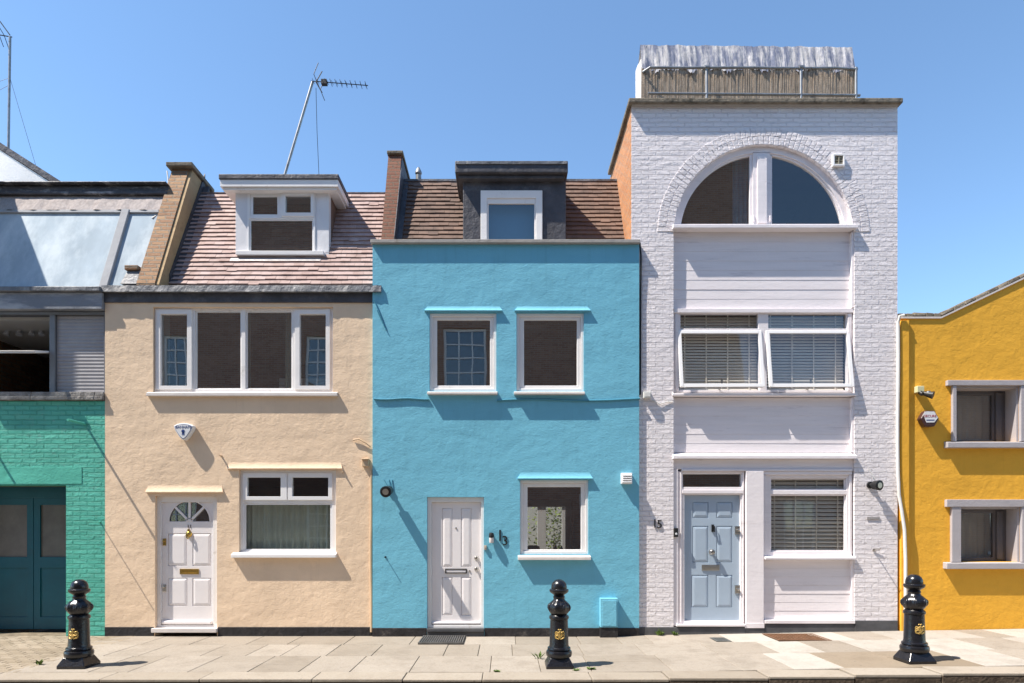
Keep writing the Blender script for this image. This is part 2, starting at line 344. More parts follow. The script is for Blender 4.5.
M['darkslab'] = paving('worn_brown_slabs', (0.22, 0.178, 0.13), (0.26, 0.212, 0.158), (0.18, 0.14, 0.10))
M['sett'] = paving('small_paving_blocks', (0.24, 0.195, 0.14), (0.33, 0.275, 0.21), (0.14, 0.115, 0.08))
M['joint'] = basic('sandy_joint', (0.20, 0.165, 0.12), 0.95, 0, 0.4, 8, ((60, 0.004),), 0.1)
M['kerb'] = paving('granite_kerb', (0.29, 0.248, 0.198), (0.35, 0.305, 0.25), (0.22, 0.18, 0.14))
M['asphalt'] = basic('worn_asphalt', (0.150, 0.135, 0.115), 0.9, 0, 0.25, 3, ((120, 0.006),), 0.2, (0.10, 0.09, 0.08), (0.5, 0.8), 0.5)
M['ground'] = basic('far_ground', (0.10, 0.095, 0.085), 0.95, 0, 0.2, 0.05, (), 0.1)
M['grime'] = basic('grimy_kerb_face', (0.10, 0.075, 0.055), 0.9, 0, 0.4, 4, ((30, 0.012),), 0.2, (0.2, 0.16, 0.12), (0.55, 0.8), 6)  # kerb face below the top edge, darker brown than the kerb top
M['rust'] = basic('rusty_iron_cover', (0.19, 0.10, 0.055), 0.7, 0.3, 0.3, 10, ((40, 0.003),), 0.3)
M['iron'] = basic('dark_iron', (0.03, 0.03, 0.032), 0.5, 0.5, 0.3, 8, ((40, 0.002),), 0.4)
M['greycover'] = basic('grey_iron_cover', (0.13, 0.135, 0.13), 0.6, 0.4, 0.2, 10, (), 0.4)
M['leaf'] = basic('weed_leaf', (0.10, 0.16, 0.03), 0.6, 0, 0.4, 30, (), 0.3)
M['shrubleaf'] = basic('garden_leaf', (0.22, 0.30, 0.05), 0.6, 0, 0.5, 6, (), 0.3)
M['trunk'] = basic('bark', (0.12, 0.085, 0.06), 0.9, 0, 0.3, 10, ((30, 0.01),), 0.2)
M['garden'] = basic('white_garden_wall', (0.80, 0.79, 0.77), 0.8, 0, 0.08, 2, ((20, 0.004),), 0.2)

# ------------------------------------------------------------------ ground
def sheet(name, x0, x1, y0, y1, zoff, m, n=24):
    mb = MB()
    xs = [x0 + (x1-x0)*i/n for i in range(n+1)]
    if x0 < 1.5 < x1: xs = sorted(xs + [1.5])
    for a, b in zip(xs[:-1], xs[1:]): mb.quad((a,y0,G(a)+zoff),(b,y0,G(b)+zoff),(b,y1,G(b)+zoff),(a,y1,G(a)+zoff))
    o = mb.build(name, m); tag(o, None, None, kind='structure'); return o
gmb = MB(); gmb.quad((-900,-900,-0.35),(900,-900,-0.35),(900,900,-0.35),(-900,900,-0.35))
tag(gmb.build('ground', M['ground']), None, None, kind='structure')
sheet('road', -40, 40, -11.4, -2.86, -0.115, M['asphalt'])

KI, KO = -2.50, -2.86
def slab_box(mb, x0, x1, y0, y1, j=0.004, gap=0.0035, tilt=0.004):
    x0 += gap; x1 -= gap; y0 += gap; y1 -= gap
    h = [random.uniform(-tilt, tilt)*0.5 for _ in range(4)]
    b = 0.005
    z = lambda x, k: G(x) + h[k]
    lo = [(x0,y0,G(x0)-0.05),(x1,y0,G(x1)-0.05),(x1,y1,G(x1)-0.05),(x0,y1,G(x0)-0.05)]
    mid = [(x0,y0,z(x0,0)-b),(x1,y0,z(x1,1)-b),(x1,y1,z(x1,2)-b),(x0,y1,z(x0,3)-b)]
    top = [(x0+b,y0+b,z(x0,0)),(x1-b,y0+b,z(x1,1)),(x1-b,y1-b,z(x1,2)),(x0+b,y1-b,z(x0,3))]
    fs = [(8,9,10,11)]
    for a in (0, 4):
        for k in range(4): fs.append((a+k, a+(k+1)%4, a+4+(k+1)%4, a+4+k))
    mb.add(lo + mid + top, fs)
pv = MB()
pv.mi = 0
for i in range(60):
    a, b = -30 + i, -29 + i
    for aa, bb in ([(a, 1.5), (1.5, b)] if a < 1.5 < b else [(a, b)]):
        pv.quad((aa,KI,G(aa)-0.012),(bb,KI,G(bb)-0.012),(bb,0.4,G(bb)-0.012),(aa,0.4,G(aa)-0.012))
rows = [(-0.72, 0.0), (-1.55, -0.72), (KI, -1.55)]
rng = random.Random(21)
for ri, (ya, yb) in enumerate(rows):
    x = -6.1 + rng.uniform(-0.1, 0.5)
    while x < 14:
        w = rng.choice([0.46, 0.6, 0.7, 0.82, 0.95])
        if 3.5 < x < 9 and rng.random() < 0.62: pv.mi = 2
        else: pv.mi = 1
        if 5.0 > x > 3.4 and ri == 2: pv.mi = 3
        if 2.9 < x < 3.45: pv.mi = 2
        if ri == 2 and rng.random() < 0.35:
            s_ = ya + (yb-ya)*rng.choice([0.45, 0.6]); slab_box(pv, x, x+w, ya, s_); slab_box(pv, x, x+w, s_, yb)
        else: slab_box(pv, x, x+w, ya, yb)
        x += w
pv.mi = 4
y = KI; r_ = 0
while y < -0.05:
    x = -9.6 + (0.1 if r_ % 2 else 0)
    while x < -5.75:
        slab_box(pv, x, min(x+0.2, -5.72), y, min(y+0.1, 0.0), gap=0.003, tilt=0.006); x += 0.2
    y += 0.1; r_ += 1
for (ya, yb) in rows:
    x = -24; pv.mi = 1
    while x < -9.7: slab_box(pv, x, x+0.9, ya, yb); x += 0.9
tag(pv.build('pavement', [M['joint'], M['slab'], M['paleslab'], M['darkslab'], M['sett']]), None, None, kind='structure')
kb = MB(); x = -24
while x < 24:
    w = rng.uniform(0.85, 1.35); g = 0.003
    dz = rng.uniform(-0.004, 0.004); dy = rng.uniform(-0.006, 0.006)
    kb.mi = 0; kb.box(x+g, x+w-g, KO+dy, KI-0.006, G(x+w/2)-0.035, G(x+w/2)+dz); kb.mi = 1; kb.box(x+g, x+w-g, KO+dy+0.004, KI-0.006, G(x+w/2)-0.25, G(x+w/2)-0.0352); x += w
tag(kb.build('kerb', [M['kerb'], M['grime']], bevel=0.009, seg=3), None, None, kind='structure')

# ------------------------------------------------------------------ shared house helpers
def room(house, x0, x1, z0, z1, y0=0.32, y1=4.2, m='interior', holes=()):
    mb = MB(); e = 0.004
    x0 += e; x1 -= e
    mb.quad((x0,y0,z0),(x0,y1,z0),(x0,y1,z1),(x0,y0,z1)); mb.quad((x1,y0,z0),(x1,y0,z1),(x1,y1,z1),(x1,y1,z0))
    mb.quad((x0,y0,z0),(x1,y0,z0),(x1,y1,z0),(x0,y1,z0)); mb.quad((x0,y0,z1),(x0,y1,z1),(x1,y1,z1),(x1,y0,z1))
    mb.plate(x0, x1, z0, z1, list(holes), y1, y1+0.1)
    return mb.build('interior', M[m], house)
def shell(house, x0, x1, z1, y0=0.31, y1=6.5, m='brown'):
    for s_ in (x0, x1 - 0.1):
        mb = MB(); mb.box(s_+0.002, s_+0.098, y0, y1, -0.3, z1); mb.build('side_wall', M[m], house)
def hood(parent, name, m, x0, x1, zt, zb, depth, flare=0.05, lip=0.014, y=0.0, bevel=0.004):
    mb = MB(); n = 12
    # concave sweep from the wall out to the drip lip
    prev = None
    rows_ = []; n = 20
    for i in range(n+1):
        t = i/n; yy = y + 0.004 - depth * (t**3.6); zz = zt + (zb+lip-zt)*t; f = flare * t**1.6
        rows_.append(((x0-f, yy, zz), (x1+f, yy, zz)))
    for (a, b), (c, d) in zip(rows_[:-1], rows_[1:]):
        mb.quad(a, b, d, c)
        mb.quad((a[0], y+0.012, a[2]), a, c, (c[0], y+0.012, c[2])); mb.quad(b, (b[0], y+0.012, b[2]), (d[0], y+0.012, d[2]), d)
    a, b = rows_[-1]
    mb.box(a[0], b[0], a[1], y+0.012, zb, a[2]-0.0005)
    return mb.build(name, m, parent)
def roof_tiles(house, name, m, x0, x1, y0, z0, y1, z1, gauge=0.1, holes=(), tw=0.165):
    """courses of plain tiles, each tile its own little slab in one mesh"""
    mb = MB(); L = math.hypot(y1-y0, z1-z0); n = int(L/gauge); ty, tz = (y1-y0)/L, (z1-z0)/L; ny, nz = -tz, ty
    rr = random.Random(5)
    for k in range(n+1):
        s0 = k*L/(n+0.3); s1 = min(s0 + L/(n+0.3)*1.25, L)
        x = x0 - (tw/2 if k % 2 else 0)
        while x < x1:
            xa, xb = max(x+0.0015, x0), min(x+tw-0.0015, x1); xc = (xa+xb)/2
            zc = z0 + tz*s0
            if xb - xa > 0.01 and not any(h[0] < xc < h[1] and h[2] < zc < h[3] for h in holes):
                o0 = 0.032 + rr.uniform(-0.003, 0.004); o1 = 0.006; sk = rr.uniform(-0.004, 0.004) - (0.02 if rr.random() < 0.012 else 0)
                def q(xx, s_, off): return (xx, y0 + ty*s_ + ny*off, z0 + tz*s_ + nz*off)
                mb.hexa([q(xa, s0+sk, o0-0.02), q(xb, s0+sk, o0-0.02), q(xb, s1, o1-0.016), q(xa, s1, o1-0.016),
                         q(xa, s0+sk, o0), q(xb, s0+sk, o0), q(xb, s1, o1), q(xa, s1, o1)])
            x += tw
    e = -0.035
    mb.hexa([(x0,y0-ny*0.06,z0-nz*0.06),(x1,y0-ny*0.06,z0-nz*0.06),(x1,y1-ny*0.06,z1-nz*0.06),(x0,y1-ny*0.06,z1-nz*0.06),
             (x0,y0+ny*0.0,z0),(x1,y0,z0),(x1,y1,z1),(x0,y1,z1)])
    return mb.build(name, m, house)
def panel_door(house, name, x0, x1, z0, z1, y, panels, m, deep=0.014, thick=0.05, label=None):
    mb = MB(); mb.plate(x0, x1, z0, z1, panels, y, y+deep)
    mb.box(x0, x1, y+deep, y+thick, z0, z1)
    d = mb.build(name, m, house, bevel=0.0025, label=label)
    for (a, b, c, e) in panels:
        pm = MB(); i1, i2 = 0.018, 0.045
        A = [(a+0.002,y+deep-0.001,c+0.002),(b-0.002,y+deep-0.001,c+0.002),(b-0.002,y+deep-0.001,e-0.002),(a+0.002,y+deep-0.001,e-0.002)]
        C = [(a+i1,y+0.001,c+i1),(b-i1,y+0.001,c+i1),(b-i1,y+0.001,e-i1),(a+i1,y+0.001,e-i1)]
        B = [(a+i1-0.012,y+deep-0.002,c+i1-0.012),(b-i1+0.012,y+deep-0.002,c+i1-0.012),(b-i1+0.012,y+deep-0.002,e-i1+0.012),(a+i1-0.012,y+deep-0.002,e-i1+0.012)]
        D = [(a+i2,y-0.004,c+i2),(b-i2,y-0.004,c+i2),(b-i2,y-0.004,e-i2),(a+i2,y-0.004,e-i2)]
        fs = []
        for k in range(4): fs += [(k,(k+1)%4,4+(k+1)%4,4+k), (4+k,4+(k+1)%4,8+(k+1)%4,8+k), (8+k,8+(k+1)%4,12+(k+1)%4,12+k)]
        fs.append((12,13,14,15)); pm.add(A+B+C+D, fs)
        pm.build('panel', m, d)
    return d
def glass(parent, x0, x1, z0, z1, y, m='glass'):
    mb = MB(); mb.quad((x0,y,z0),(x1,y,z0),(x1,y,z1),(x0,y,z1)); return mb.build('glass', M[m], parent)
def rect(pxa, pxb, pyt, pyb, y=0.0): return (X(pxa, y), X(pxb, y), Z(pyb, y), Z(pyt, y))
def text_mesh(parent, s, size, m, loc, depth=0.006, name='lettering', rot=None, xs=1.0):
    cu = bpy.data.curves.new(name, 'FONT'); cu.body = s; cu.size = size; cu.extrude = depth; cu.align_x = 'CENTER'; cu.align_y = 'CENTER'; cu.resolution_u = 3
    t = bpy.data.objects.new('tmp', cu); col.objects.link(t)
    dg = bpy.context.evaluated_depsgraph_get(); me = bpy.data.meshes.new_from_object(t.evaluated_get(dg))
    bpy.data.objects.remove(t)
    mat_ = Matrix.Translation(Vector(loc)) @ (rot or Matrix.Identity(4)) @ Matrix.Rotation(R(90), 4, 'X') @ Matrix.Diagonal((xs, 1, 1, 1))
    me.transform(mat_)
    base = Vector((0,0,0)); p = parent
    while p is not None: base += p.location; p = p.parent
    me.transform(Matrix.Translation(-base)); me.materials.clear(); me.materials.append(m)
    o = bpy.data.objects.new(name, me); col.objects.link(o); o.parent = parent; return o

# ================================================================== TEAL GARAGE HOUSE (far left)
TX0, TX1 = -9.15, X(105)
h = thing('garage_house', ((TX0+TX1)/2, 0, 0), 'teal painted brick building with sunken dark teal garage doors and sloping glazed roof', 'house')
mb = MB(); mb.plate(TX0, TX1-0.002, -0.3, Z(401), [(-8.95, X(66), -0.31, Z(485))], 0.0, 0.3); mb.build('front_wall', M['teal'], h)
mb = MB(); mb.box(-9.1, X(82), -0.006, -0.0005, Z(484), Z(467)); mb.build('lintel', M['tealflat'], h, bevel=0.003)
mb = MB(); mb.box(-9.3, X(66)+0.3, 0.301, 0.8, Z(485)+0.002, Z(480,0.3)+0.1); mb.box(X(66)+0.001, X(66)+0.2, 0.301, 0.8, -0.3, Z(485)); mb.build('garage_head', M['interior'], h)
yd = 0.55
def gdoor(pa, pb):
    x0, x1 = X(pa, yd), X(pb, yd); z0, z1 = 0.02, Z(498, yd)
    st = 0.11
    lite = (x0+st, x1-st, Z(557, yd), Z(505, yd)); low = (x0+st, x1-st, z0+0.2, Z(568, yd))
    mb = MB(); mb.plate(x0+0.004, x1-0.004, z0, z1, [lite, low], yd, yd+0.05)
    d = mb.build('garage_door', M['tealdoor'], h, bevel=0.004)
    b = MB(); w = low[1]-low[0]; n = 1
    for i in range(n): b.box(low[0]+w*i/n+0.002, low[0]+w*(i+1)/n-0.002, yd+0.018, yd+0.04, low[2], low[3])
    b.build('panel', M['tealdoor'], d, bevel=0.003)
    g = MB(); g.box(lite[0], lite[1], yd+0.025, yd+0.03, lite[2], lite[3]); g.build('obscured_pane', basic('dusty_pane', (0.16, 0.14, 0.13), 0.35, 0, 0.3, 3, (), 0.5), d)
gdoor(-35, 33.5); gdoor(33.5, 74); gdoor(-102, -36)
mb = MB(); mb.box(-9.2, X(66)+0.2, yd-0.01, yd+0.06, Z(498, yd), Z(486, yd)); mb.build('door_head', M['tealdoor'], h, bevel=0.004)
# coping ledge
mb = MB()
xx = TX0
while xx < TX1-0.02:
    w = random.uniform(0.7, 1.0); e = min(xx+w, TX1-0.004); mb.box(xx+0.004, e-0.003, -0.055+random.uniform(-.006,.006), 0.3, Z(400.5), Z(396.5)); mb.box(xx+0.004, e-0.003, -0.035, 0.3, Z(396.4), Z(392.5)+random.uniform(-.006,.006)); xx = e
mb.build('coping', M['greycoping'], h, bevel=0.008)
# upper window band
wz0, wz1 = Z(392.5), Z(314)
mb = MB(); mb.box(X(48), X(53.5), 0.03, 0.14, wz0, wz1); mb.box(TX0, TX1-0.004, 0.02, 0.16, wz1, Z(311)); mb.box(X(103), TX1-0.004, 0.02, 0.3, wz0, wz1); mb.box(TX0, TX0+0.1, 0.02, 0.3, wz0, wz1)
wf = mb.build('window_band', M['greymetal'], h, bevel=0.005)
mb = MB(); n = 22; sx0, sx1 = X(54), X(102.6)
for i in range(n):
    a = wz0 + (wz1-wz0)*i/n; b = wz0 + (wz1-wz0)*(i+1)/n
    mb.prism_x([(0.071, a), (0.066, (a*0.5+b*0.5)), (0.071, b-0.002), (0.09, b-0.002), (0.09, a)], sx0, sx1)
mb.build('roller_shutter', M['shutter'], h)
# tilted open sash
mb = MB(); zc = Z(353); za, yb_ = 0.10, 0.30
L0 = Vector((0, -0.14, zc-0.02)); 
def sash(mb, x0, x1, p0, p1, w=0.05, t=0.035):
    d = (p1-p0).normalized(); n_ = Vector((0, d.z, -d.y))
    def bx(xa, xb, s0, s1):
        c = [p0+d*s0, p0+d*s1]
        v = [(xa, *(c[0])[1:]), (xb, *(c[0])[1:]), (xb, *(c[0]+n_*t)[1:]), (xa, *(c[0]+n_*t)[1:]), (xa, *(c[1])[1:]), (xb, *(c[1])[1:]), (xb, *(c[1]+n_*t)[1:]), (xa, *(c[1]+n_*t)[1:])]
        mb.hexa(v)
    L = (p1-p0).length
    bx(x0, x0+w, 0, L); bx(x1-w, x1, 0, L); bx(x0+w, x1-w, 0, w); bx(x0+w, x1-w, L-w, L)
p0, p1 = Vector((0, -0.25, zc-0.03)), Vector((0, 0.20, zc+0.085))
sash(mb, -8.5, X(47), p0, p1, 0.045)
ps = mb.build('pivot_sash', M['wpaint'], h, bevel=0.004)
g = MB(); g.quad((-8.46, -0.22, zc-0.005), (X(47)-0.045, -0.22, zc-0.005), (X(47)-0.045, 0.17, zc+0.095), (-8.46, 0.17, zc+0.095)); g.build('glass', M['glass'], ps)
r_ = room(h, TX0+0.01, TX1-0.02, Z(400), Z(296), 0.31, 3.6, 'greycurtain')
mb = MB(); mb.box(TX0+0.1, X(50), 0.33, 2.6, Z(322, 0.33)+0.03, Z(322, 0.33)+0.10); mb.build('ceiling', M['whiteroom'], h)
# lead fascia
mb = MB(); mb.box(TX0, TX1-0.006, -0.07, 0.3, Z(310.5), Z(294)); mb.build('fascia', M['slatefascia'], h, bevel=0.006)
mb = MB(); mb.box(TX0, TX1-0.006, -0.12, 0.12, Z(293.8), Z(289)); mb.build('gutter', M['lead'], h, bevel=0.01)
# glazed slope
gy0, gz0, gy1, gz1 = 0.02, Z(290.5), 0.63, Z(212, 0.63)
GX1 = -5.73
mb = MB(); nn = 20
def slope_pt(x, t, off=0.0):
    L = math.hypot(gy1-gy0, gz1-gz0); return (x, gy0+(gy1-gy0)*t - (gz1-gz0)/L*off, gz0+(gz1-gz0)*t + (gy1-gy0)/L*off)
def slope_box(mb, x0, x1, t0, t1, o0, o1):
    mb.hexa([slope_pt(x0,t0,o0), slope_pt(x1,t0,o0), slope_pt(x1,t1,o0), slope_pt(x0,t1,o0), slope_pt(x0,t0,o1), slope_pt(x1,t0,o1), slope_pt(x1,t1,o1), slope_pt(x0,t1,o1)])
xr0, xr1 = X(99), X(107)
slope_box(mb, TX0, xr0+0.01, 0.0, 1.0, -0.03, 0.0); sk1 = mb
mb.build('roof_glazing', M['bluefilm'], h)
mb = MB(); slope_box(mb, xr1-0.01, GX1, 0.0, 1.0, -0.03, 0.0); mb.build('roof_glazing', M['bluefilm'], h)
mb = MB(); slope_box(mb, xr0, xr1, 0.0, 1.01, -0.02, 0.05); slope_box(mb, TX0, GX1, 0.975, 1.01, -0.02, 0.035); mb.build('rafter', basic('pale_grey_rafter', (0.36, 0.365, 0.38), 0.95, 0, 0.15, 3, ((12, 0.004),), 0.05), h, bevel=0.006)
mb = MB(); xs_ = [TX0 + (GX1+0.055-TX0)*i/60 for i in range(61)]
zt = Z(195, 0.82)
for a, b in zip(xs_[:-1], xs_[1:]):
    ra = 0.012*math.sin(a*17)+0.008*math.sin(a*31+1); rb = 0.012*math.sin(b*17)+0.008*math.sin(b*31+1)
    mb.quad((a,0.60+ra,gz1+0.02),(b,0.60+rb,gz1+0.02),(b,0.82,zt),(a,0.82,zt))
mb.build('roof_strip', M['pinkroof'], h, smooth=True)
mb = MB(); mb.box(TX0, GX1+0.055, 0.78, 1.05, zt-0.02, Z(186, 0.78)); mb.box(TX0, GX1+0.055, 0.70, 1.6, Z(185, 0.78), Z(181, 0.7)); mb.box(TX0, GX1+0.055, 0.74, 1.0, Z(194, 0.74), Z(191, 0.74))
mb.build('ridge_flashing', M['oldlead'], h, bevel=0.01)
mb = MB(); mb.box(TX0, GX1, 1.0, 6.0, zt-0.1, zt+0.05); mb.build('flat_roof', M['darklead'], h)
mb = MB(); mb.box(TX0-0.001, TX0+0.1, 0.305, 6, -0.3, zt); mb.build('side_wall', M['brown'], h)
# track lights inside the teal upper window
for i, (px, tilt) in enumerate([(8, -0.02), (19, 0.01), (32, 0.0), (41, 0.02)]):
    yy = 0.9; b = P(px, 326, yy)
    t = thing('track_spotlight', (b.x, yy, b.z), ['small pale spotlight hanging furthest left on the ceiling track in the teal building', 'second small spotlight from the left on the ceiling track in the teal building',
              'third small spotlight from the left on the ceiling track in the teal building', 'small spotlight nearest the window post on the ceiling track in the teal building'][i], 'spotlight', 'spotlights on a ceiling track')
    m_ = MB(); m_.tube([b, b+Vector((0, 0, -0.09))], 0.008, 6); m_.build('stem', M['blackmatt'], t)
    m_ = MB(); m_.tube([b+Vector((0,0,-0.07)), b+Vector((tilt,-0.02,-0.16))], [0.022, 0.05], 12); m_.build('lamp_shade', M['alarm'], t, smooth=True)
m_ = MB(); m_.box(TX0+0.2, X(47, 0.9), 0.885, 0.915, Z(326.5, 0.9), Z(323.5, 0.9)); tag(m_.build('ceiling_track', M['blackmatt']), 'black lighting track under the ceiling behind the teal building\'s open window', 'lighting track')

# white gabled house beyond, far left
h = thing('gabled_house', (-12.5, 4, 0), 'white gabled house with dark roof edge rising behind the teal building', 'house')
ax, az = X(0, 4), Z(150, 4); bx_, bz = X(47, 4), Z(180, 4); sl = (az-bz)/(ax-bx_)
apx = -14.0; apz = bz + sl*(apx-bx_); lox = bx_+1.2; loz = bz + sl*(lox-bx_)
mb = MB(); mb.prism_y([(-18, -0.3), (lox, -0.3), (lox, loz), (apx, apz), (-18, apz-2.2)], 4.0, 4.3); mb.build('gable_wall', M['garden'], h)
mb = MB(); mb.prism_y([(apx, apz+0.02), (lox+0.1, loz-0.05), (lox+0.1, loz+0.10), (apx, apz+0.17)], 3.98, 9); mb.build('roof', M['darklead'], h)
mb = MB(); mb.box(-13.2, -11.3, 1.2, 3.9, -0.3, 9.0); mb.build('front_wall', M['garden'], h)  # out-of-view wall, added to carry the block that shades the glazing
mb = MB(); mb.box(-12, -9.35, -0.85, 1.19, 7.5, 9.05); mb.build('upper_bay', M['garden'], h)  # unseen block, invented to cast the shadow across the teal roof glazing

# ================================================================== CREAM HOUSE
CX0, CX1 = X(105), X(373)
h = thing('terraced_house', ((CX0+CX1)/2, 0, 0), 'cream rendered terraced house with pinkish tiled roof, white dormer and white fanlight door', 'house')
W1 = rect(153, 333, 307, 392); D1 = rect(155, 217, 496, 631); W2 = rect(239, 336, 470, 553)
D1 = (D1[0], D1[1], -0.2, D1[3])
mb = MB(); mb.plate(CX0, CX1, -0.3, Z(301), [W1, D1, W2], 0.0, 0.3); mb.build('front_wall', M['cream'], h)
mb = MB(); mb.box(CX0, X(154), -0.012, 0.05, -0.3, Z(627)); mb.box(X(218), CX1, -0.012, 0.05, -0.3, Z(627)); mb.build('plinth', M['plinth'], h, bevel=0.005)
# top window
yf = 0.045
mb = MB()
def L_(a, b, t, bt): return (X(a, yf), X(b, yf), Z(bt, yf), Z(t, yf))
big = [L_(157, 191.5, 310.5, 389), L_(195, 241.5, 310.5, 389), L_(245.5, 292.5, 310.5, 389), L_(296, 329.5, 310.5, 389)]
mb.plate(W1[0], W1[1], W1[2], W1[3], big, yf, yf+0.07); w = mb.build('window', M['wpaint'], h, bevel=0.004)
lit = [L_(161, 187.5, 314.5, 386), L_(196.5, 240, 312, 388), L_(247, 291, 312, 388), L_(300, 326, 314.5, 386)]
for k, (o_, i_) in enumerate(zip(big, lit)):
    s_ = MB(); dy = -0.018 if k in (0, 3) else 0.015
    e = -0.012 if k in (0, 3) else 0.001
    s_.plate(o_[0]+e, o_[1]-e, o_[2]+e, o_[3]-e, [i_], yf+dy, yf+0.045); s_.build('sash', M['wpaint'], w, bevel=0.003)
    glass(w, i_[0]-0.003, i_[1]+0.003, i_[2]-0.003, i_[3]+0.003, yf+0.03)
mb = MB(); mb.prism_x([(-0.058, Z(396.5)), (-0.058, Z(393.5)), (0.02, Z(391.6)), (0.3, Z(391.6)), (0.3, Z(396)), (0.001, Z(396.5))], X(148), X(338)); mb.build('sill', M['wstone'], w, bevel=0.004)
# inside: radiator slats and a curtain near the panes
mb = MB(); mb.box(X(270), X(331), 0.42, 0.46, Z(400), Z(372))
for i in range(5): mb.box(X(270), X(331), 0.40, 0.42, Z(391-4*i), Z(388.6-4*i))
mb.build('shutter_panel', M['blind'], h)
for pa, pb in ((154, 163.5), (281, 293), (238, 246)):
    mb = MB(); n = 24
    for i in range(n):
        a, b = X(pa)+(X(pb)-X(pa))*i/n, X(pa)+(X(pb)-X(pa))*(i+1)/n; fa, fb = 0.19+0.02*math.sin(i*1.3), 0.19+0.02*math.sin((i+1)*1.3)
        mb.quad((a, fa, Z(395)), (b, fb, Z(395)), (b, fb, Z(306)), (a, fa, Z(306)))
    mb.build('curtain', M['curtain'], h, smooth=True)
# lower window
yf = 0.05
mb = MB(); tr = L_(243, 332.5, 474, 550)
o1, o2, o3 = L_(243.5, 286.5, 473.5, 499.5), L_(289, 332, 473.5, 499.5), L_(243.5, 332, 503, 550)
mb.plate(W2[0], W2[1], W2[2], W2[3], [o1, o2, o3], yf, yf+0.07); w = mb.build('window', M['upvc'], h, bevel=0.004)
for k, (o_, i_) in enumerate(((o1, L_(247.5, 281, 477.5, 496.5)), (o2, L_(292.5, 328.5, 477.5, 496.5)), (o3, L_(245.5, 330, 504.8, 549)))):
    s_ = MB(); e = -0.01 if k < 2 else 0.001
    s_.plate(o_[0]+e, o_[1]-e, o_[2]+e, o_[3]-e, [i_], yf+(-0.018 if k < 2 else 0.01), yf+0.045); s_.build('sash', M['upvc'], w, bevel=0.003)
    glass(w, i_[0]-0.003, i_[1]+0.003, i_[2]-0.003, i_[3]+0.003, yf+0.03, 'clearglass')
mb = MB(); mb.prism_x([(-0.08, Z(557.5)), (-0.08, Z(554.5)), (0.02, Z(552)), (0.3, Z(552)), (0.3, Z(557)), (0.001, Z(557.5))], X(233), X(337)); mb.build('sill', M['wpaint'], w, bevel=0.004)
mb = MB(); n = 120; xa, xb = X(238), X(338)
for i in range(n):
    a, b = xa+(xb-xa)*i/n, xa+(xb-xa)*(i+1)/n
    fa, fb = 0.20+0.018*math.sin(i*0.9)+0.01*math.sin(i*0.37), 0.20+0.018*math.sin((i+1)*0.9)+0.01*math.sin((i+1)*0.37)
    mb.quad((a, fa, Z(552)), (b, fb, Z(552)), (b, fb, Z(503)), (a, fa, Z(503)))
mb.build('net_curtain', M['curtain'], w, smooth=True)
hood(w, 'hood', M['cream'], X(230), X(340), Z(455), Z(469), 0.034, 0.04, 0.012)
# door
yf = 0.06
mb = MB(); fo = L_(161, 213, 502, 624.5); fo = (fo[0], fo[1], 0.16, fo[3])
mb.plate(D1[0], D1[1], 0.12, D1[3], [fo], yf, yf+0.08); d_fr = mb.build('door_frame', M['wpaint'], h, bevel=0.004)
mb = MB(); mb.box(X(153), X(218), -0.06, 0.3, 0.06, 0.125); mb.build('threshold', M['wstone'], h, bevel=0.006)
yf = 0.085; dx0, dx1 = fo[0]+0.003, fo[1]-0.003; dz0, dz1 = fo[2]+0.003, fo[3]-0.003
cx_, cz_, rr_ = (X(168.5, yf)+X(210.5, yf))/2, Z(521.5, yf), X(210.5, yf)-X(189.5, yf)
pans = [L_(168, 187, 533.5, 566), L_(192.5, 211, 533.5, 566), L_(168, 187.5, 578, 606), L_(192.5, 211, 578, 606)]
d = panel_door(h, 'door', dx0, dx1, dz0, cz_, yf, pans, M['wdoor'])
mb = MB(); mb.arch_plate(dx0, dx1, cz_, dz1, cx_, cz_, rr_, yf, yf+0.05); mb.build('door_head', M['wdoor'], d)
mb = MB(); mb.arc_ring(cx_, cz_, rr_-0.012, rr_+0.008, cz_, yf-0.008, yf+0.01); mb.arc_ring(cx_, cz_, 0.001, 0.055, cz_, yf-0.004, yf+0.02, 12)
for a in (45, 90, 135):
    ca, sa = math.cos(R(a)), math.sin(R(a)); px_, pz_ = -sa*0.016, ca*0.016
    mb.prism_y([(cx_+ca*0.04-px_, cz_+sa*0.04-pz_), (cx_+ca*rr_*0.98-px_, cz_+sa*rr_*0.98-pz_), (cx_+ca*rr_*0.98+px_, cz_+sa*rr_*0.98+pz_), (cx_+ca*0.04+px_, cz_+sa*0.04+pz_)], yf-0.004, yf+0.02)
mb.build('fanlight_bars', M['wdoor'], d)
mb = MB(); mb.add([(cx_+rr_*math.cos(math.pi*i/32), yf+0.025, cz_+rr_*math.sin(math.pi*i/32)) for i in range(33)], [tuple(range(33))]); mb.build('fanlight_glass', M['darkglass'], d)
mb = MB(); mb.box(dx0+0.01, dx1-0.01, yf-0.045, yf-0.001, dz0+0.01, dz0+0.07); mb.build('weather_bar', M['wdoor'], d, bevel=0.02)
mb = MB(); lx, lz = X(189.5, yf), Z(571.5, yf)
mb.plate(lx-0.15, lx+0.15, lz-0.042, lz+0.042, [(lx-0.115, lx+0.115, lz-0.02, lz+0.02)], yf-0.012, yf-0.0005); mb.box(lx-0.115, lx+0.115, yf-0.006, yf-0.0005, lz-0.02, lz+0.02); mb.build('letter_plate', M['brass'], d, bevel=0.003)
mb = MB(); kx, kz = X(189, yf), Z(534, yf)
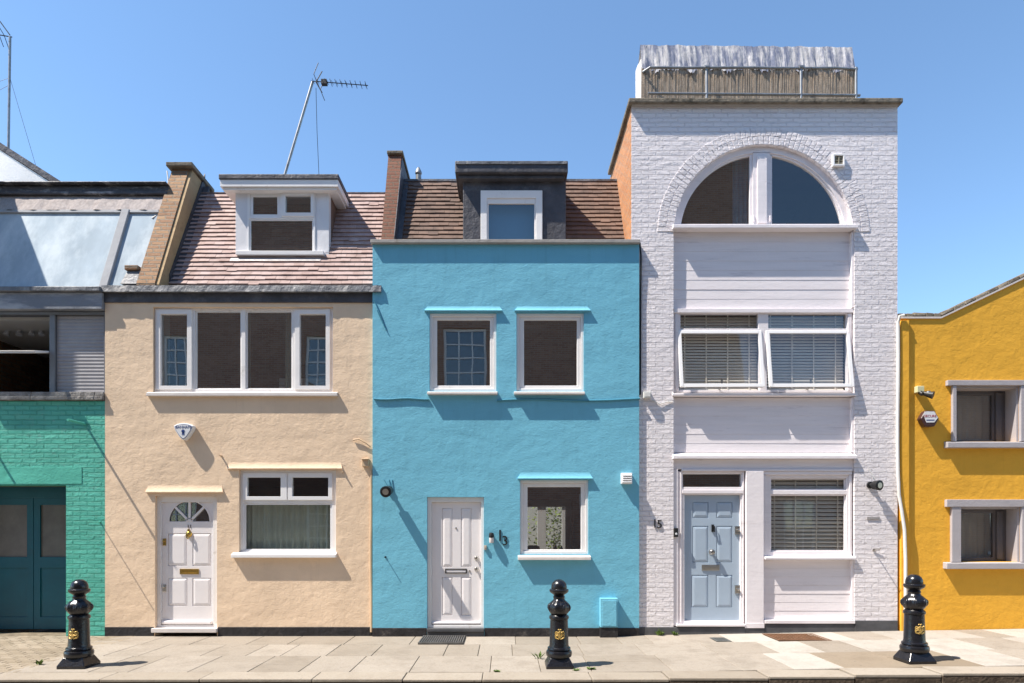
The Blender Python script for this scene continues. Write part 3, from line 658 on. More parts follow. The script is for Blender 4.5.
mb.lathe_y([(0.002,-0.035),(0.03,-0.03),(0.048,-0.012),(0.052,-0.0005)], (kx, yf, kz), 20); mb.lathe_y([(0.002,-0.03),(0.018,-0.026),(0.02,-0.0005)], (kx, yf, kz+0.06), 14); mb.tube([(kx-0.03,yf-0.03,kz+0.01),(kx-0.02,yf-0.04,kz-0.05),(kx,yf-0.042,kz-0.075),(kx+0.02,yf-0.04,kz-0.05),(kx+0.03,yf-0.03,kz+0.01)], 0.009, 8); mb.build('knocker', M['brass'], d, smooth=True)
for pz in (542, 588):
    mb = MB(); bx0, bz0 = X(165, yf), Z(pz, yf); mb.box(bx0-0.03, bx0+0.02, yf-0.012, yf-0.0005, bz0-0.055, bz0+0.055); mb.lathe_y([(0.003,-0.04),(0.018,-0.037),(0.018,-0.012)], (bx0-0.004, yf, bz0+0.02), 14); mb.build('lock', M['brass'] if pz == 542 else M['chrome'], d, bevel=0.003)
text_mesh(d, '11', 0.075, M['blackmatt'], (X(189.5, yf), yf-0.004, Z(526.5, yf)), 0.003, 'door_number')
hood(h, 'door_hood', M['cream'], X(149), X(221), Z(478), Z(492.5), 0.038, 0.04, 0.012)
# eaves
mb = MB(); mb.box(CX0-0.01, X(373.5)+0.002, -0.022, 0.3, Z(302.8), Z(291)); mb.build('fascia', M['darklead'], h, bevel=0.005)
mb = MB(); xs_ = [CX0-0.02 + (X(382)-CX0+0.02)*i/70 for i in range(71)]
rg = random.Random(3); wob = [rg.uniform(-0.003, 0.003) for _ in xs_]
yg = -0.085
zA, zB = Z(291.5, yg), Z(285, yg)
for i in range(70):
    a, b = xs_[i], xs_[i+1]; p, q = wob[i], wob[i+1]
    mb.hexa([(a,yg+p,zA+p),(b,yg+q,zA+q),(b,0.32,zA+q),(a,0.32,zA+p),(a,yg+0.012-p,zB+p*0.7),(b,yg+0.012-q,zB+q*0.7),(b,0.32,zB+0.02),(a,0.32,zB+0.02)])
mb.build('gutter', M['lead'], h)
# roof slope
ry0, rz0 = 0.25, Z(285, 0.25); SL = 1.9
ry1 = 1.318; rz1 = rz0 + SL*(ry1-ry0)
dyf = 0.56
RX0 = -5.42
roof = roof_tiles(h, 'roof', M['ctile'], RX0, X(392, 0.6), ry0, rz0, ry1, rz1, 0.104)
mb = MB(); mb.box(RX0, -2.03, ry1-0.03, 6.0, rz1-0.1, rz1+0.005); mb.build('flat_roof', M['lead'], h)
# left raked party wall
rk = lambda yy: rz0 + 0.30 + 2.15*(yy-0.05)
pw0, pw1 = -5.72, -5.38
topz = Z(169, 1.0)
mb = MB(); yb = -0.07; yt = 1.0
rzw = 5.47
mb.prism_x([(yb, rzw-0.1), (yb, rzw+0.02), (yt, topz), (1.7, topz-0.03), (1.7, rz0-0.1)], pw0, pw1-0.055); pwl = mb.build('party_wall', M['brown'], h)
mb = MB(); mb.prism_x([(yb+0.02, rzw-0.1), (yb+0.02, rzw+0.01), (yt+0.02, topz-0.01), (1.7, topz-0.04), (1.7, rz0-0.1)], pw1-0.055, pw1); mb.build('rendered_side', basic('buff_render', (0.42, 0.30, 0.17), 0.8, 0, 0.25, 4, ((12, 0.012),), 0.2, (0.25, 0.17, 0.10), (0.5, 0.75), 4), pwl)
mb = MB(); mb.prism_x([(yt-0.10, topz+0.0), (yt-0.10, topz+0.07), (1.75, topz+0.045), (1.75, topz-0.029)], pw0-0.06, pw1+0.05); mb.build('coping', M['cap'], pwl, bevel=0.012)
mb = MB()
def rk2(t, o): return (ry0 + (ry1-ry0)*t, rz0 + (rz1-rz0)*t + o)
mb.prism_x([rk2(0,0.0), rk2(0,0.17), rk2(1.12,0.17), rk2(1.12,-0.1)], pw1+0.001, pw1+0.02); mb.prism_x([rk2(0,0.0), rk2(0,0.045), rk2(1.05,0.045), rk2(1.05,-0.1)], pw1+0.021, pw1+0.13); mb.build('flashing', M['darklead'], pwl)
mb = MB(); mb.hexa([(X(121),-0.02,Z(284)),(X(140),-0.02,Z(284)),(X(140),0.3,Z(284)),(X(121),0.3,Z(284)),(X(126),0.06,Z(268)),(X(138),0.06,Z(268)),(X(138),0.3,Z(268)),(X(126),0.3,Z(268))]); mb.build('lead_apron', M['lead'], pwl)
mb = MB(); mb.box(X(123.5), X(137), 0.02, 0.3, Z(269), Z(264.5)); mb.build('brick_stub', M['brown'], pwl, bevel=0.006)
mb = MB(); pts = [P(168,172,0.95), P(170,190,0.9), P(167,205,0.78), P(160,215,0.66), P(153,219,0.6)]; mb.tube([p+Vector((0,-0.03,0)) for p in pts], 0.012, 6); tag(mb.build('wall_cable', M['cable']), 'thin white cable looping down the sloping brick party wall', 'cable')
# dormer
yf = dyf
dfx0, dfx1 = X(235.5, yf), X(329, yf); dzb, dzt = Z(254, yf), Z(188, yf)
wx0, wx1, wzb, wzt = X(247.5, yf), X(315.5, yf), Z(252.5, yf), Z(190, yf)
mb = MB(); mb.plate(dfx0, dfx1, dzb-0.02, dzt, [(wx0, wx1, wzb, wzt)], yf, yf+0.12); dm = mb.build('dormer', M['dormerwhite'], h, bevel=0.004)
for xa, xb in ((dfx0, dfx0+0.08), (dfx1-0.08, dfx1)):
    ydeep = ry0 + (dzt-rz0)/SL
    mb = MB(); mb.prism_x([(yf+0.121, dzb-0.02), (yf+0.121, dzt), (ydeep+0.1, dzt), (ry0+(dzb-rz0)/SL+0.1, dzb-0.02)], xa, xb); mb.build('cheek', M['btile'], dm)
yw = yf - 0.012
LL = lambda a, b, t, bt: (X(a, yw), X(b, yw), Z(bt, yw), Z(t, yw))
o1, o2, o3 = LL(250, 280, 193.5, 216), LL(282.5, 313.5, 193.5, 216), LL(249, 313.5, 218.5, 251)
mb = MB(); mb.plate(wx0, wx1, wzb, wzt, [o1, o2, o3], yw, yw+0.07); mb.build('window_frame', M['upvc'], dm, bevel=0.004)
for k, (o_, i_) in enumerate(((o1, LL(252.5, 277, 196.5, 214)), (o2, LL(285.5, 311, 196, 213)), (o3, LL(250.5, 312, 220, 250.5)))):
    s_ = MB(); e = -0.01 if k == 1 else 0.001
    s_.plate(o_[0]+e, o_[1]-e, o_[2]+e, o_[3]-e, [i_], yw+(-0.018 if k == 1 else 0.012), yw+0.045); s_.build('sash', M['upvc'], dm, bevel=0.003)
    glass(dm, i_[0]-0.003, i_[1]+0.003, i_[2]-0.003, i_[3]+0.003, yw+0.03, 'darkglass')
mb = MB(); mb.box(X(238, yf), X(325, yf), yf-0.09, yf+0.02, Z(257, yf), Z(253, yf)); mb.build('sill', M['wpaint'], dm, bevel=0.005)
mb = MB(); mb.hexa([(X(232,yf),yf-0.07,Z(264,yf)),(X(322,yf),yf-0.07,Z(264,yf)),(X(322,yf),yf+0.02,Z(257,yf)),(X(232,yf),yf+0.02,Z(257,yf)),(X(232,yf),yf-0.10,Z(263.2,yf)),(X(322,yf),yf-0.10,Z(263.2,yf)),(X(322,yf),yf-0.01,Z(256.4,yf)),(X(232,yf),yf-0.01,Z(256.4,yf))]); mb.build('lead_apron', basic('bright_lead', (0.42, 0.40, 0.40), 0.5, 0.3, 0.2, 4, ((10, 0.01),)), dm)
yr = yf-0.14
mb = MB(); mb.box(X(220, yr), X(338, yr), yr, ry1+0.3, Z(186.5, yr), Z(179.5, yr)); mb.box(X(222, yr), X(336, yr), yr+0.03, ry1+0.3, Z(189, yr), Z(186.6, yr)); mb.build('eaves_board', M['wpaint'], dm, bevel=0.004)
mb = MB(); mb.box(X(219, yr), X(338.8, yr), yr-0.02, ry1+0.35, Z(179.4, yr), Z(174.5, yr)); mb.build('dormer_roof', M['darklead'], dm, bevel=0.01)
mb = MB(); mb.box(dfx0+0.09, dfx1-0.09, yf+0.35, yf+0.4, dzb-0.1, dzt); mb.build('blind', M['greycurtain'], dm)
shell(h, CX0, CX1, rz0-0.02)
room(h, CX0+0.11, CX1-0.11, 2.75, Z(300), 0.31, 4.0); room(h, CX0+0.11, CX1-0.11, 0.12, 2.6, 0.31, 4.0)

# ================================================================== BLUE HOUSE
BX0, BX1 = X(373), X(638.5)
h = thing('terraced_house', ((BX0+BX1)/2, 0, 0), 'bright blue rendered terraced house with dark lead dormer and white four panel door', 'house')
yb = -0.045
q = lambda a, b, t, bt: rect(a, b, t, bt, yb)
WA, WB, WC, DD = q(429.5, 496.5, 313, 391), q(516.5, 584, 313, 391), q(520, 588.5, 480, 556), q(427, 484, 497, 640)
WC = q(520, 588.5, 480, 554.5)
DD = (DD[0], DD[1], -0.2, DD[3])
mb = MB(); mb.plate(BX0+0.002, BX1, -0.3, Z(244.5, yb), [WA, WB, WC, DD], yb, 0.3); mb.build('front_wall', M['blue'], h)
mb = MB(); mb.box(BX0+0.002, X(427), yb-0.012, 0, -0.3, Z(627.5)); mb.box(X(484.5), BX1, yb-0.012, 0, -0.3, Z(627.5)); mb.build('plinth', M['plinth'], h, bevel=0.005)
mb = MB(); mb.box(BX0-0.02, BX1+0.005, yb-0.065, 0.34, Z(244.4, yb), Z(241, yb)); mb.build('coping', M['parcap'], h, bevel=0.006)
def blue_window(name, rc, gl, hpx, sill_px):
    yf = -0.02
    x0, x1, z0, z1 = rc
    fr = 0.045
    mb = MB(); mb.plate(x0, x1, z0, z1, [(x0+fr, x1-fr, z0+fr*1.1, z1-fr)], yf, yf+0.08); w = mb.build('window', M['wpaint'], h, bevel=0.006)
    i_ = (X(gl[0]), X(gl[1]), Z(gl[3]), Z(gl[2]))
    s_ = MB(); s_.plate(x0+fr+0.001, x1-fr-0.001, z0+fr*1.1+0.001, z1-fr-0.001, [i_], yf+0.022, yf+0.07); s_.build('sash', M['wpaint'], w, bevel=0.008)
    glass(w, i_[0]-0.003, i_[1]+0.003, i_[2]-0.003, i_[3]+0.003, yf+0.05)
    hood(w, 'hood', M['blue'], X(hpx[0], yb), X(hpx[1], yb), Z(hpx[2], yb), Z(hpx[3], yb), 0.045, 0.07, 0.010, y=yb)
    ysl = yb - 0.085
    mb = MB(); mb.prism_x([(ysl, Z(sill_px[3], ysl)), (ysl, Z(sill_px[2], ysl)), (yb+0.03, z0-0.001), (0.3, z0-0.001), (0.3, Z(sill_px[3], ysl)), (yb+0.001, Z(sill_px[3], ysl))], X(sill_px[0], ysl), X(sill_px[1], ysl)); mb.build('sill', M['wstone'], w, bevel=0.004)
    return w
blue_window('window', WA, (437, 490, 320, 385.5), (429, 498, 301.5, 311.5), (427, 497.5, 392, 394))
blue_window('window', WB, (524, 577, 320, 385.5), (519, 586, 301.5, 311.5), (514, 585, 392, 394))
blue_window('window', WC, (527.5, 581, 487, 549.5), (522, 588, 466, 479), (518, 591, 557, 560))
# door
yf = -0.01
L2 = lambda a, b, t, bt, yy: (X(a, yy), X(b, yy), Z(bt, yy), Z(t, yy))
fo = L2(431.5, 481, 502, 624.5, yf); fo = (fo[0], fo[1], Z(625, yf), fo[3])
mb = MB(); mb.plate(DD[0], DD[1], Z(628), DD[3], [(fo[0], fo[1], Z(625), fo[3])], yf, yf+0.12); mb.build('door_frame', M['wpaint'], h, bevel=0.006)
mb = MB(); mb.box(DD[0], DD[1], yb-0.035, 0.3, Z(631), Z(628)-0.001); mb.box(DD[0]+0.003, DD[1]-0.003, yb-0.01, 0.3, -0.3, Z(631)-0.001); mb.build('threshold', M['greyplinth'], h, bevel=0.004)
yf = 0.03
pans = [L2(442, 452.5, 508, 567, yf), L2(461, 471.5, 508, 567, yf), L2(442, 452.5, 577, 615.5, yf), L2(461, 471.5, 577, 615.5, yf)]
d = panel_door(h, 'door', fo[0]+0.003, fo[1]-0.003, fo[2]+0.004, fo[3]-0.003, yf, pans, M['wdoor'])
mb = MB(); lx, lz = X(456, yf), Z(571, yf); mb.plate(lx-0.17, lx+0.17, lz-0.036, lz+0.036, [(lx-0.155, lx+0.155, lz-0.022, lz+0.022)], yf-0.014, yf-0.0005); mb.build('letter_plate', M['iron'], d, bevel=0.002)
mb = MB(); mb.box(lx-0.155, lx+0.155, yf-0.008, yf-0.0006, lz-0.022, lz+0.022); mb.build('letter_flap', M['wdoor'], d, bevel=0.003)
for pz in (558, 569):
    mb = MB(); mb.lathe_y([(0.002,-0.05),(0.022,-0.047),(0.034,-0.03),(0.02,-0.012),(0.036,-0.006),(0.036,-0.0005)], (X(476.5, yf), yf, Z(pz, yf)), 18); mb.build('knob', M['chrome'], d, smooth=True)
mb = MB(); mb.lathe_y([(0.002,-0.012),(0.012,-0.01),(0.014,-0.0005)], (X(456, yf), yf, Z(528, yf)), 12); mb.lathe_y([(0.002,-0.012),(0.014,-0.01),(0.016,-0.0005)], (X(469.5, yf), yf, Z(571, yf)), 12); mb.build('spyhole', M['chrome'], d)
mb = MB(); mb.box(fo[0]+0.006, fo[1]-0.006, yf-0.04, yf-0.001, fo[2]+0.006, fo[2]+0.05); mb.build('weather_bar', M['wdoor'], d, bevel=0.015)
# roof + dormer + raked party wall
by0 = 0.36; bz0 = Z(244.5)-0.12; by1 = 1.33; bz1 = Z(181.5, 1.33)
mb = MB(); mb.box(BX0, BX1, 0.3, 0.6, bz0-0.1, bz0); mb.build('gutter', M['lead'], h)
roof_tiles(h, 'roof', M['btile'], X(396, 0.4), BX1-0.03, by0, bz0, by1, bz1, 0.105)
mb = MB(); mb.box(X(396, 0.4), BX1-0.03, by1-0.03, 6, bz1-0.1, bz1+0.03); mb.build('flat_roof', M['lead'], h)
yf = 0.42
dx0, dx1, dzb, dzt = X(463, yf), X(566, yf), Z(246, yf), Z(174, yf)
hz = (X(481, yf), X(542, yf), Z(243, yf), Z(191.5, yf))
mb = MB(); mb.plate(dx0, dx1, dzb, dzt, [hz], yf, yf+0.1); dm = mb.build('dormer', M['darklead'], h, bevel=0.01)
for xa, xb in ((dx0, dx0+0.08), (dx1-0.08, dx1)):
    s_ = (bz1-bz0)/(by1-by0); yd_ = by0+(dzt-bz0)/s_
    mb = MB(); mb.prism_x([(yf+0.101, dzb), (yf+0.101, dzt), (yd_+0.1, dzt), (by0+(dzb-bz0)/s_+0.12, dzb)], xa, xb); mb.build('cheek', M['darklead'], dm)
yr = yf-0.16
mb = MB(); mb.box(X(455, yr), X(568, yr), yr, by1+0.4, Z(172.5, yr), Z(160.5, yr)); mb.box(X(458, yr), X(565, yr), yr+0.06, by1+0.3, Z(176.5, yr), Z(172.6, yr)); mb.build('dormer_roof', M['darklead'], dm, bevel=0.015)
mb = MB(); mb.box(X(455.5, yr), X(567.5, yr), yr-0.015, yr-0.001, Z(164.5, yr), Z(161.5, yr)); mb.build('drip_edge', M['lead'], dm, bevel=0.004)
yw = yf-0.03; i0 = (X(487, yw), X(536, yw), Z(243, yw), Z(198, yw))
mb = MB(); mb.plate(hz[0]-0.005, hz[1]+0.005, hz[2], hz[3]+0.005, [i0], yw, yw+0.08); mb.build('window_frame', M['wpaint'], dm, bevel=0.006)
i1 = (X(488.6, yw), X(534.4, yw), Z(246, yw), Z(203, yw))
mb = MB(); mb.plate(i0[0]+0.001, i0[1]-0.001, i0[2]-0.1, i0[3]-0.001, [i1], yw+0.02, yw+0.06); mb.build('sash', M['wpaint'], dm, bevel=0.004)
glass(dm, i1[0]-0.003, i1[1]+0.003, i1[2]-0.003, i1[3]+0.003, yw+0.045, 'clearglass')
mb = MB(); mb.box(dx0+0.09, dx1-0.09, yf+0.16, yf+0.19, dzb-0.1, dzt); mb.build('blind', M['bluecurtain'], dm)
pw0, pw1 = -2.025, -1.80; topz = Z(155, 1.12); ys = 0.36; zs = 4.486+1.6875-0.06
mb = MB(); yt = 1.12
mb.prism_x([(ys, bz0-0.2), (ys, zs), (yt, topz), (2.9, topz-0.04), (2.9, bz0-0.2)], pw0, pw1); pwl = mb.build('party_wall', M['redbrick'], h)
mb = MB(); mb.prism_x([(yt-0.05, topz+0.001), (yt-0.05, topz+0.055), (2.95, topz+0.02), (2.95, topz-0.038)], pw0-0.02, pw1+0.035); mb.build('coping', M['cap'], pwl, bevel=0.012)
mb = MB(); s_ = (bz1-bz0)/(by1-by0)
mb.prism_x([(by0, bz0), (by0, bz0+0.42), (yt+0.02, topz-0.03), (2.9, topz-0.08), (2.9, bz0)], pw1+0.001, pw1+0.012); mb.prism_x([(by0-0.02, bz0), (by0-0.02, bz0+0.08), (by1, bz1+0.05), (by1, bz1-0.1)], pw1+0.013, pw1+0.10); mb.build('flashing', M['darklead'], pwl)
shell(h, BX0+0.01, BX1-0.01, bz0-0.02)
room(h, BX0+0.12, BX1-0.12, 2.75, Z(250), 0.31, 4.0)
# ground floor runs through to french windows and a garden
yk = 5.0
bw = [(X(522, yk), X(566, yk), 0.25, Z(506, yk))]
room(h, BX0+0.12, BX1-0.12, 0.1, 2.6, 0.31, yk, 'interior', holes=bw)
for (a, b, c, e) in bw:
    mb = MB(); mb.plate(a-0.15, b+0.12, c-0.1, e+0.14, [(a+0.02, b-0.02, c+0.05, e-0.02)], yk-0.05, yk-0.002); f_ = mb.build('garden_window', M['wpaint'], h, bevel=0.004)
mb = MB(); mb.box(X(525), X(583), 0.5, 0.95, 0.85, Z(553.5, 0.5)); mb.build('kitchen_worktop', M['wpaint'], h)
for i, (px, pw, ph, k, lab) in enumerate([(533, 7, 5, 'toaster', 'dark low appliance on the worktop at the left of the blue house lower window'), (555.5, 2, 6, 'jar', 'dark narrow jar on the worktop left of its neighbour inside the blue house lower window'), (561.5, 1.6, 5.5, 'bottle', 'small dark bottle on the worktop near the middle of the blue house lower window')]):
    yy = 0.7; zb = Z(553.5, 0.5)+0.001; xc = X(px, yy); r = pw/64; hh = ph/60+0.03
    m_ = MB()
    if k == 'toaster': m_.box(xc-r*0.95, xc+r*0.95, yy-0.08, yy+0.08, zb, zb+hh); m_.box(xc-r*0.7, xc+r*0.7, yy-0.02, yy+0.02, zb+hh+0.0005, zb+hh+0.015); m_.box(xc+r*0.96, xc+r*1.06, yy-0.02, yy+0.02, zb+hh*0.6, zb+hh*0.75)
    else: m_.lathe([(r*0.9,0),(r,0.01),(r,hh*0.6),(r*0.5,hh*0.75),(r*0.45,hh),(0.001,hh)], (xc, yy, zb), 16)
    tag(m_.build(k, M['blackmatt'], bevel=0.01 if k == 'toaster' else 0, smooth=(k != 'toaster')), lab, k)
t = thing('garden_pergola', (X(541, 8.3), 8.3, 0), 'white posts added out in the sunny garden, standing in for the blue house rear window frames', 'pergola')  # added posts set in sunlight, standing in for the white rear window frames
for pa, pb in ((537.5, 546), (562, 567)):
    mb = MB(); mb.box(X(pa, 8.3), X(pb, 8.3), 8.3, 8.4, -0.3, Z(507, 8.3)); mb.build('post', M['wpaint'], t, bevel=0.006)
mb = MB(); mb.box(X(515, 8.3), X(575, 8.3), 8.28, 8.42, Z(507, 8.3)+0.001, Z(501, 8.3)); mb.build('beam', M['wpaint'], t, bevel=0.006)
mb = MB(); mb.box(-2.5, 5.5, 9.6, 9.8, -0.3, 2.6)
tag(mb.build('garden_wall', M['garden']), 'white garden wall seen through the blue house lower window', 'wall')
t = thing('garden_shrub', (X(553, 8.9), 8.9, 0), 'leafy green garden shrub seen through the blue house lower window', 'shrub')
mb = MB(); mb.tube([(X(553,8.9),8.9,-0.3),(X(552,8.9)+0.03,8.9,0.6),(X(554,8.9),8.85,1.4)], [0.03,0.025,0.012], 8); mb.build('trunk', M['trunk'], t, smooth=True)
mb = MB(); rg = random.Random(11)
for i in range(900):
    c = Vector((X(553,8.9)+rg.gauss(0,0.42), 8.9+rg.gauss(0,0.18), rg.uniform(0.7, 2.9))); a = Vector((rg.uniform(-1,1), rg.uniform(-1,1), rg.uniform(-.6,.6))).normalized()*0.06; b = a.cross(Vector((rg.uniform(-1,1),rg.uniform(-1,1),rg.uniform(-1,1)))).normalized()*0.025
    mb.quad(c-a, c+b, c+a, c-b)
mb.build('crown', M['shrubleaf'], t)

# ================================================================== WHITE TOWER HOUSE
WX0, WX1 = X(631.5), X(897.5)
h = thing('tower_house', ((WX0+WX1)/2, 0, G(4)), 'tall lilac white brick house with big arched top window and powder blue door', 'house')
bay0, bay1 = X(673.5), X(854.5)
acx, acz, ar = X(763.5), Z(234), 89.5/64
zc = Z(225); ztop = Z(103)
mb = MB()
mb.box(WX0, bay0, 0.0, 0.3, -0.3, zc); mb.box(bay1, WX1, 0.0, 0.3, -0.3, zc)
mb.arch_plate(WX0, WX1, zc, ztop, acx, acz, ar, 0.0, 0.3, 72); mb.build('front_wall', M['wbrick'], h)
mb = MB(); rg = random.Random(9)
for ring, (ra, rb) in enumerate(((ar+0.002, ar+0.125), (ar+0.132, ar+0.262))):
    n = int(math.pi*ra/0.078); a0 = math.asin((Z(232)-acz)/ra)
    for i in range(n):
        a = a0 + (math.pi-2*a0)*(i+0.5)/n; da = (math.pi-2*a0)/n*0.43
        o_ = -0.005 - rg.uniform(0, 0.004); j1, j2 = rg.uniform(-.006,.006), rg.uniform(-.006,.006)
        pt = lambda r, aa, yy: (acx+r*math.cos(aa), yy, acz+r*math.sin(aa))
        mb.hexa([pt(ra+j1,a+da,o_),pt(ra+j1,a-da,o_),pt(ra+j1,a-da,0.004),pt(ra+j1,a+da,0.004),pt(rb+j2,a+da,o_),pt(rb+j2,a-da,o_),pt(rb+j2,a-da,0.004),pt(rb+j2,a+da,0.004)])
mb.build('brick_arch', M['wbrick'], h, bevel=0.006)
mb = MB(); zp = Z(97.5, -0.1)
mb.box(WX0-0.06, WX1+0.03, -0.10, 1.95, zp-0.075, zp); mb.build('coping', M['cap'], h, bevel=0.015)
mb = MB(); mb.box(WX0, WX1, -0.05, 0.32, ztop-0.0, zp-0.076); mb.build('string_course', M['parcap'], h)
mb = MB(); mb.box(WX0+0.001, WX0+0.22, 0.301, 6.5, -0.3, zp-0.08); mb.box(WX0-0.006, WX0+0.002, 0.012, 0.31, Z(246), zp-0.08); mb.build('side_wall', M['orange'], h)
mb = MB(); mb.box(WX1-0.22, WX1-0.001, 0.301, 6.5, -0.3, zp-0.08); mb.build('side_wall', M['wbrick'], h)
mb = MB(); mb.box(WX0+0.23, WX1-0.23, 0.301, 6.5, zp-0.25, zp-0.08); mb.build('flat_roof', M['lead'], h)
# arched window
ya = 0.06
mb = MB(); r1, r0 = ar-0.001, ar-0.09
mb.arc_ring(acx, acz, r0, r1, Z(224.5), ya, ya+0.1, 64); mb.box(X(753, ya), X(770, ya), ya, ya+0.1, Z(224.5), acz+r0+0.004)
hw = math.sqrt(r0*r0-(Z(224)-acz)**2)
mb.box(acx-hw-0.1, acx+hw+0.1, ya-0.012, ya+0.1, Z(227), Z(222.5)); wa = mb.build('arched_window', M['wood'], h)
mb = MB(); mb.arc_ring(acx, acz, r0-0.028, r0-0.001, Z(222.2), ya+0.02, ya+0.08, 64); 
mb.box(X(750.5, ya), X(752.8, ya), ya+0.02, ya+0.08, Z(222.2), acz+math.sqrt((r0-0.02)**2-(X(749)-acx)**2)); mb.box(X(770.2, ya), X(772.5, ya), ya+0.02, ya+0.08, Z(222.2), acz+math.sqrt((r0-0.02)**2-(X(774)-acx)**2))
mb.build('sash', M['wood'], wa)
mb = MB(); mb.box(X(757, ya), X(766.5, ya), ya-0.025, ya-0.001, Z(222), acz+r0-0.06); mb.box(X(752.5, ya), X(754.5, ya), ya-0.018, ya-0.001, Z(220), Z(214)); mb.box(X(769, ya), X(771, ya), ya-0.018, ya-0.001, Z(220), Z(214)); mb.build('mullion', M['wood'], wa, bevel=0.006)
def half_glass(xa, xb, gm='glass'):
    r = r0-0.02; n = 24; yy = ya+0.05; zb = Z(222.2)-0.01
    pts = [(xa, yy, zb), (xb, yy, zb)]
    pts += [(xb+(xa-xb)*i/n, yy, acz+math.sqrt(max(r*r-(xb+(xa-xb)*i/n-acx)**2, 0.0002))) for i in range(n+1)]
    mb = MB(); mb.add(pts, [tuple(range(len(pts)))]); return mb.build('glass', M[gm], wa)
hwg = math.sqrt((r0-0.02)**2-(Z(222.2)-acz)**2)
half_glass(acx-hwg, X(751)); half_glass(X(772), acx+hwg, 'clearglass')
mb = MB(); mb.prism_x([(-0.075, Z(230)), (-0.075, Z(226.5)), (0.05, Z(225.2)), (0.3, Z(225.2)), (0.3, Z(230))], X(672), X(856)); mb.build('sill', M['wood'], wa, bevel=0.006)
mb = MB(); n = 30   # curtain at the inner edge of the left pane
for i in range(n):
    a, b = X(738)+(X(764)-X(738))*i/n, X(738)+(X(764)-X(738))*(i+1)/n
    mb.quad((a, 0.24+0.02*math.sin(i*1.1), Z(226)), (b, 0.24+0.02*math.sin((i+1)*1.1), Z(226)), (b, 0.24+0.02*math.sin((i+1)*1.1), Z(146)), (a, 0.24+0.02*math.sin(i*1.1), Z(146)))
mb.build('curtain', M['bluecurtain'], wa, smooth=True)
# timber panels
def boards(name, pyt, pyb, y0, pitch=13.0, jy=0.006, x0=None, x1=None):
    x0 = bay0+0.001 if x0 is None else x0; x1 = bay1-0.001 if x1 is None else x1
    mb = MB(); zb, zt = Z(pyb), Z(pyt); n = max(1, round((pyb-pyt)/pitch)); rg = random.Random(int(pyt))
    for i in range(n):
        a, b = zb+(zt-zb)*i/n, zb+(zt-zb)*(i+1)/n; o_ = rg.uniform(-0.002, 0.002); o2 = rg.uniform(-0.002, 0.002)
        mb.hexa([(x0,y0-0.0035+o_,a),(x1,y0-0.0035+o2,a),(x1,y0+0.03,a),(x0,y0+0.03,a),(x0,y0+o_,b-0.0012),(x1,y0+o2,b-0.0012),(x1,y0+0.03,b-0.0012),(x0,y0+0.03,b-0.0012)])
    return mb.build(name, M['wood'], h, bevel=0.002)
boards('timber_panel', 230, 307, 0.08, 9.6); boards('timber_panel', 396.5, 452, 0.08, 9.3)
# middle window
yf = 0.06
W3 = (bay0+0.001, bay1-0.001, Z(391.5), Z(308))
u = lambda a, b, t, bt: (X(a, yf), X(b, yf), Z(bt, yf), Z(t, yf))
a1, a2 = u(680.5, 758.5, 313.5, 328.5), u(768.5, 847, 313.5, 328.5); b1, b2 = u(679, 760, 331.5, 390), u(767, 848, 331.5, 390)
mb = MB(); mb.plate(*W3, [a1, a2, b1, b2], yf, yf+0.09); w = mb.build('window', M['wood'], h, bevel=0.005)
mb = MB(); mb.box(X(674.5), X(854), yf-0.035, yf-0.001, Z(312), Z(308)); mb.box(X(676), X(678.8), yf-0.02, yf-0.001, Z(390), Z(312.2)); mb.box(X(849.5), X(853), yf-0.02, yf-0.001, Z(390), Z(312.2)); mb.build('frame_bead', M['wood'], w, bevel=0.004)
for r_ in (a1, a2): glass(w, r_[0]-0.003, r_[1]+0.003, r_[2]-0.003, r_[3]+0.003, yf+0.05, 'clearglass')
for (xa, xb, za, zb) in (b1, b2):
    p1, p0 = Vector((0, yf-0.012, zb+0.015)), Vector((0, yf-0.155, za+0.02))
    s_ = MB(); sash(s_, xa-0.02, xb+0.02, p0, p1, 0.05, 0.04); so = s_.build('open_sash', M['upvc'], w, bevel=0.005)
    glass_mb = MB(); dv = (p1-p0); q0 = p0+dv*0.04+Vector((0,0.02,0)); q1 = p0+dv*0.96+Vector((0,0.02,0))
    glass_mb.quad((xa+0.02, q0.y, q0.z), (xb-0.02, q0.y, q0.z), (xb-0.02, q1.y, q1.z), (xa+0.02, q1.y, q1.z)); glass_mb.build('glass', M['clearglass'], w)
    st = MB(); xm = (xa+xb)/2; st.box(xm-0.01, xm+0.01, yf-0.11, yf+0.05, za+0.005, za+0.017); st.box(xm-0.012, xm+0.012, p0.y+0.042, p0.y+0.06, p0.z+0.02, p0.z+0.12); st.build('stay', M['chrome'], w)
mb = MB(); mb.prism_x([(-0.03, Z(396)), (-0.03, Z(393.5)), (0.08, Z(391.7)), (0.3, Z(391.7)), (0.3, Z(396))], bay0-0.02, bay1+0.02); mb.build('sill', M['wood'], w, bevel=0.005)
def blind(parent, xa, xb, za, zb, y, tilt=38, pitch=0.05, wd=0.05, m='blind'):
    mb = MB(); n = int((zb-za)/pitch); ca, sa = math.cos(R(tilt))*wd/2, math.sin(R(tilt))*wd/2
    for i in range(n):
        zc_ = za + pitch*(i+0.5); mb.prism_x([(y-ca, zc_-sa), (y+ca, zc_+sa), (y+ca-0.002, zc_+sa+0.004), (y-ca-0.002, zc_-sa+0.004)], xa, xb)
    for f in (0.12, 0.38, 0.64, 0.90): mb.box(xa+(xb-xa)*f-0.010, xa+(xb-xa)*f+0.010, y-ca-0.006, y-ca-0.004, za, zb)
    return mb.build('venetian_blind', M[m], parent)
blind(w, X(678), X(762), Z(391), Z(310), 0.20, 62, 0.047, 0.042); blind(w, X(765), X(850), Z(391), Z(310), 0.20, 62, 0.047, 0.042)
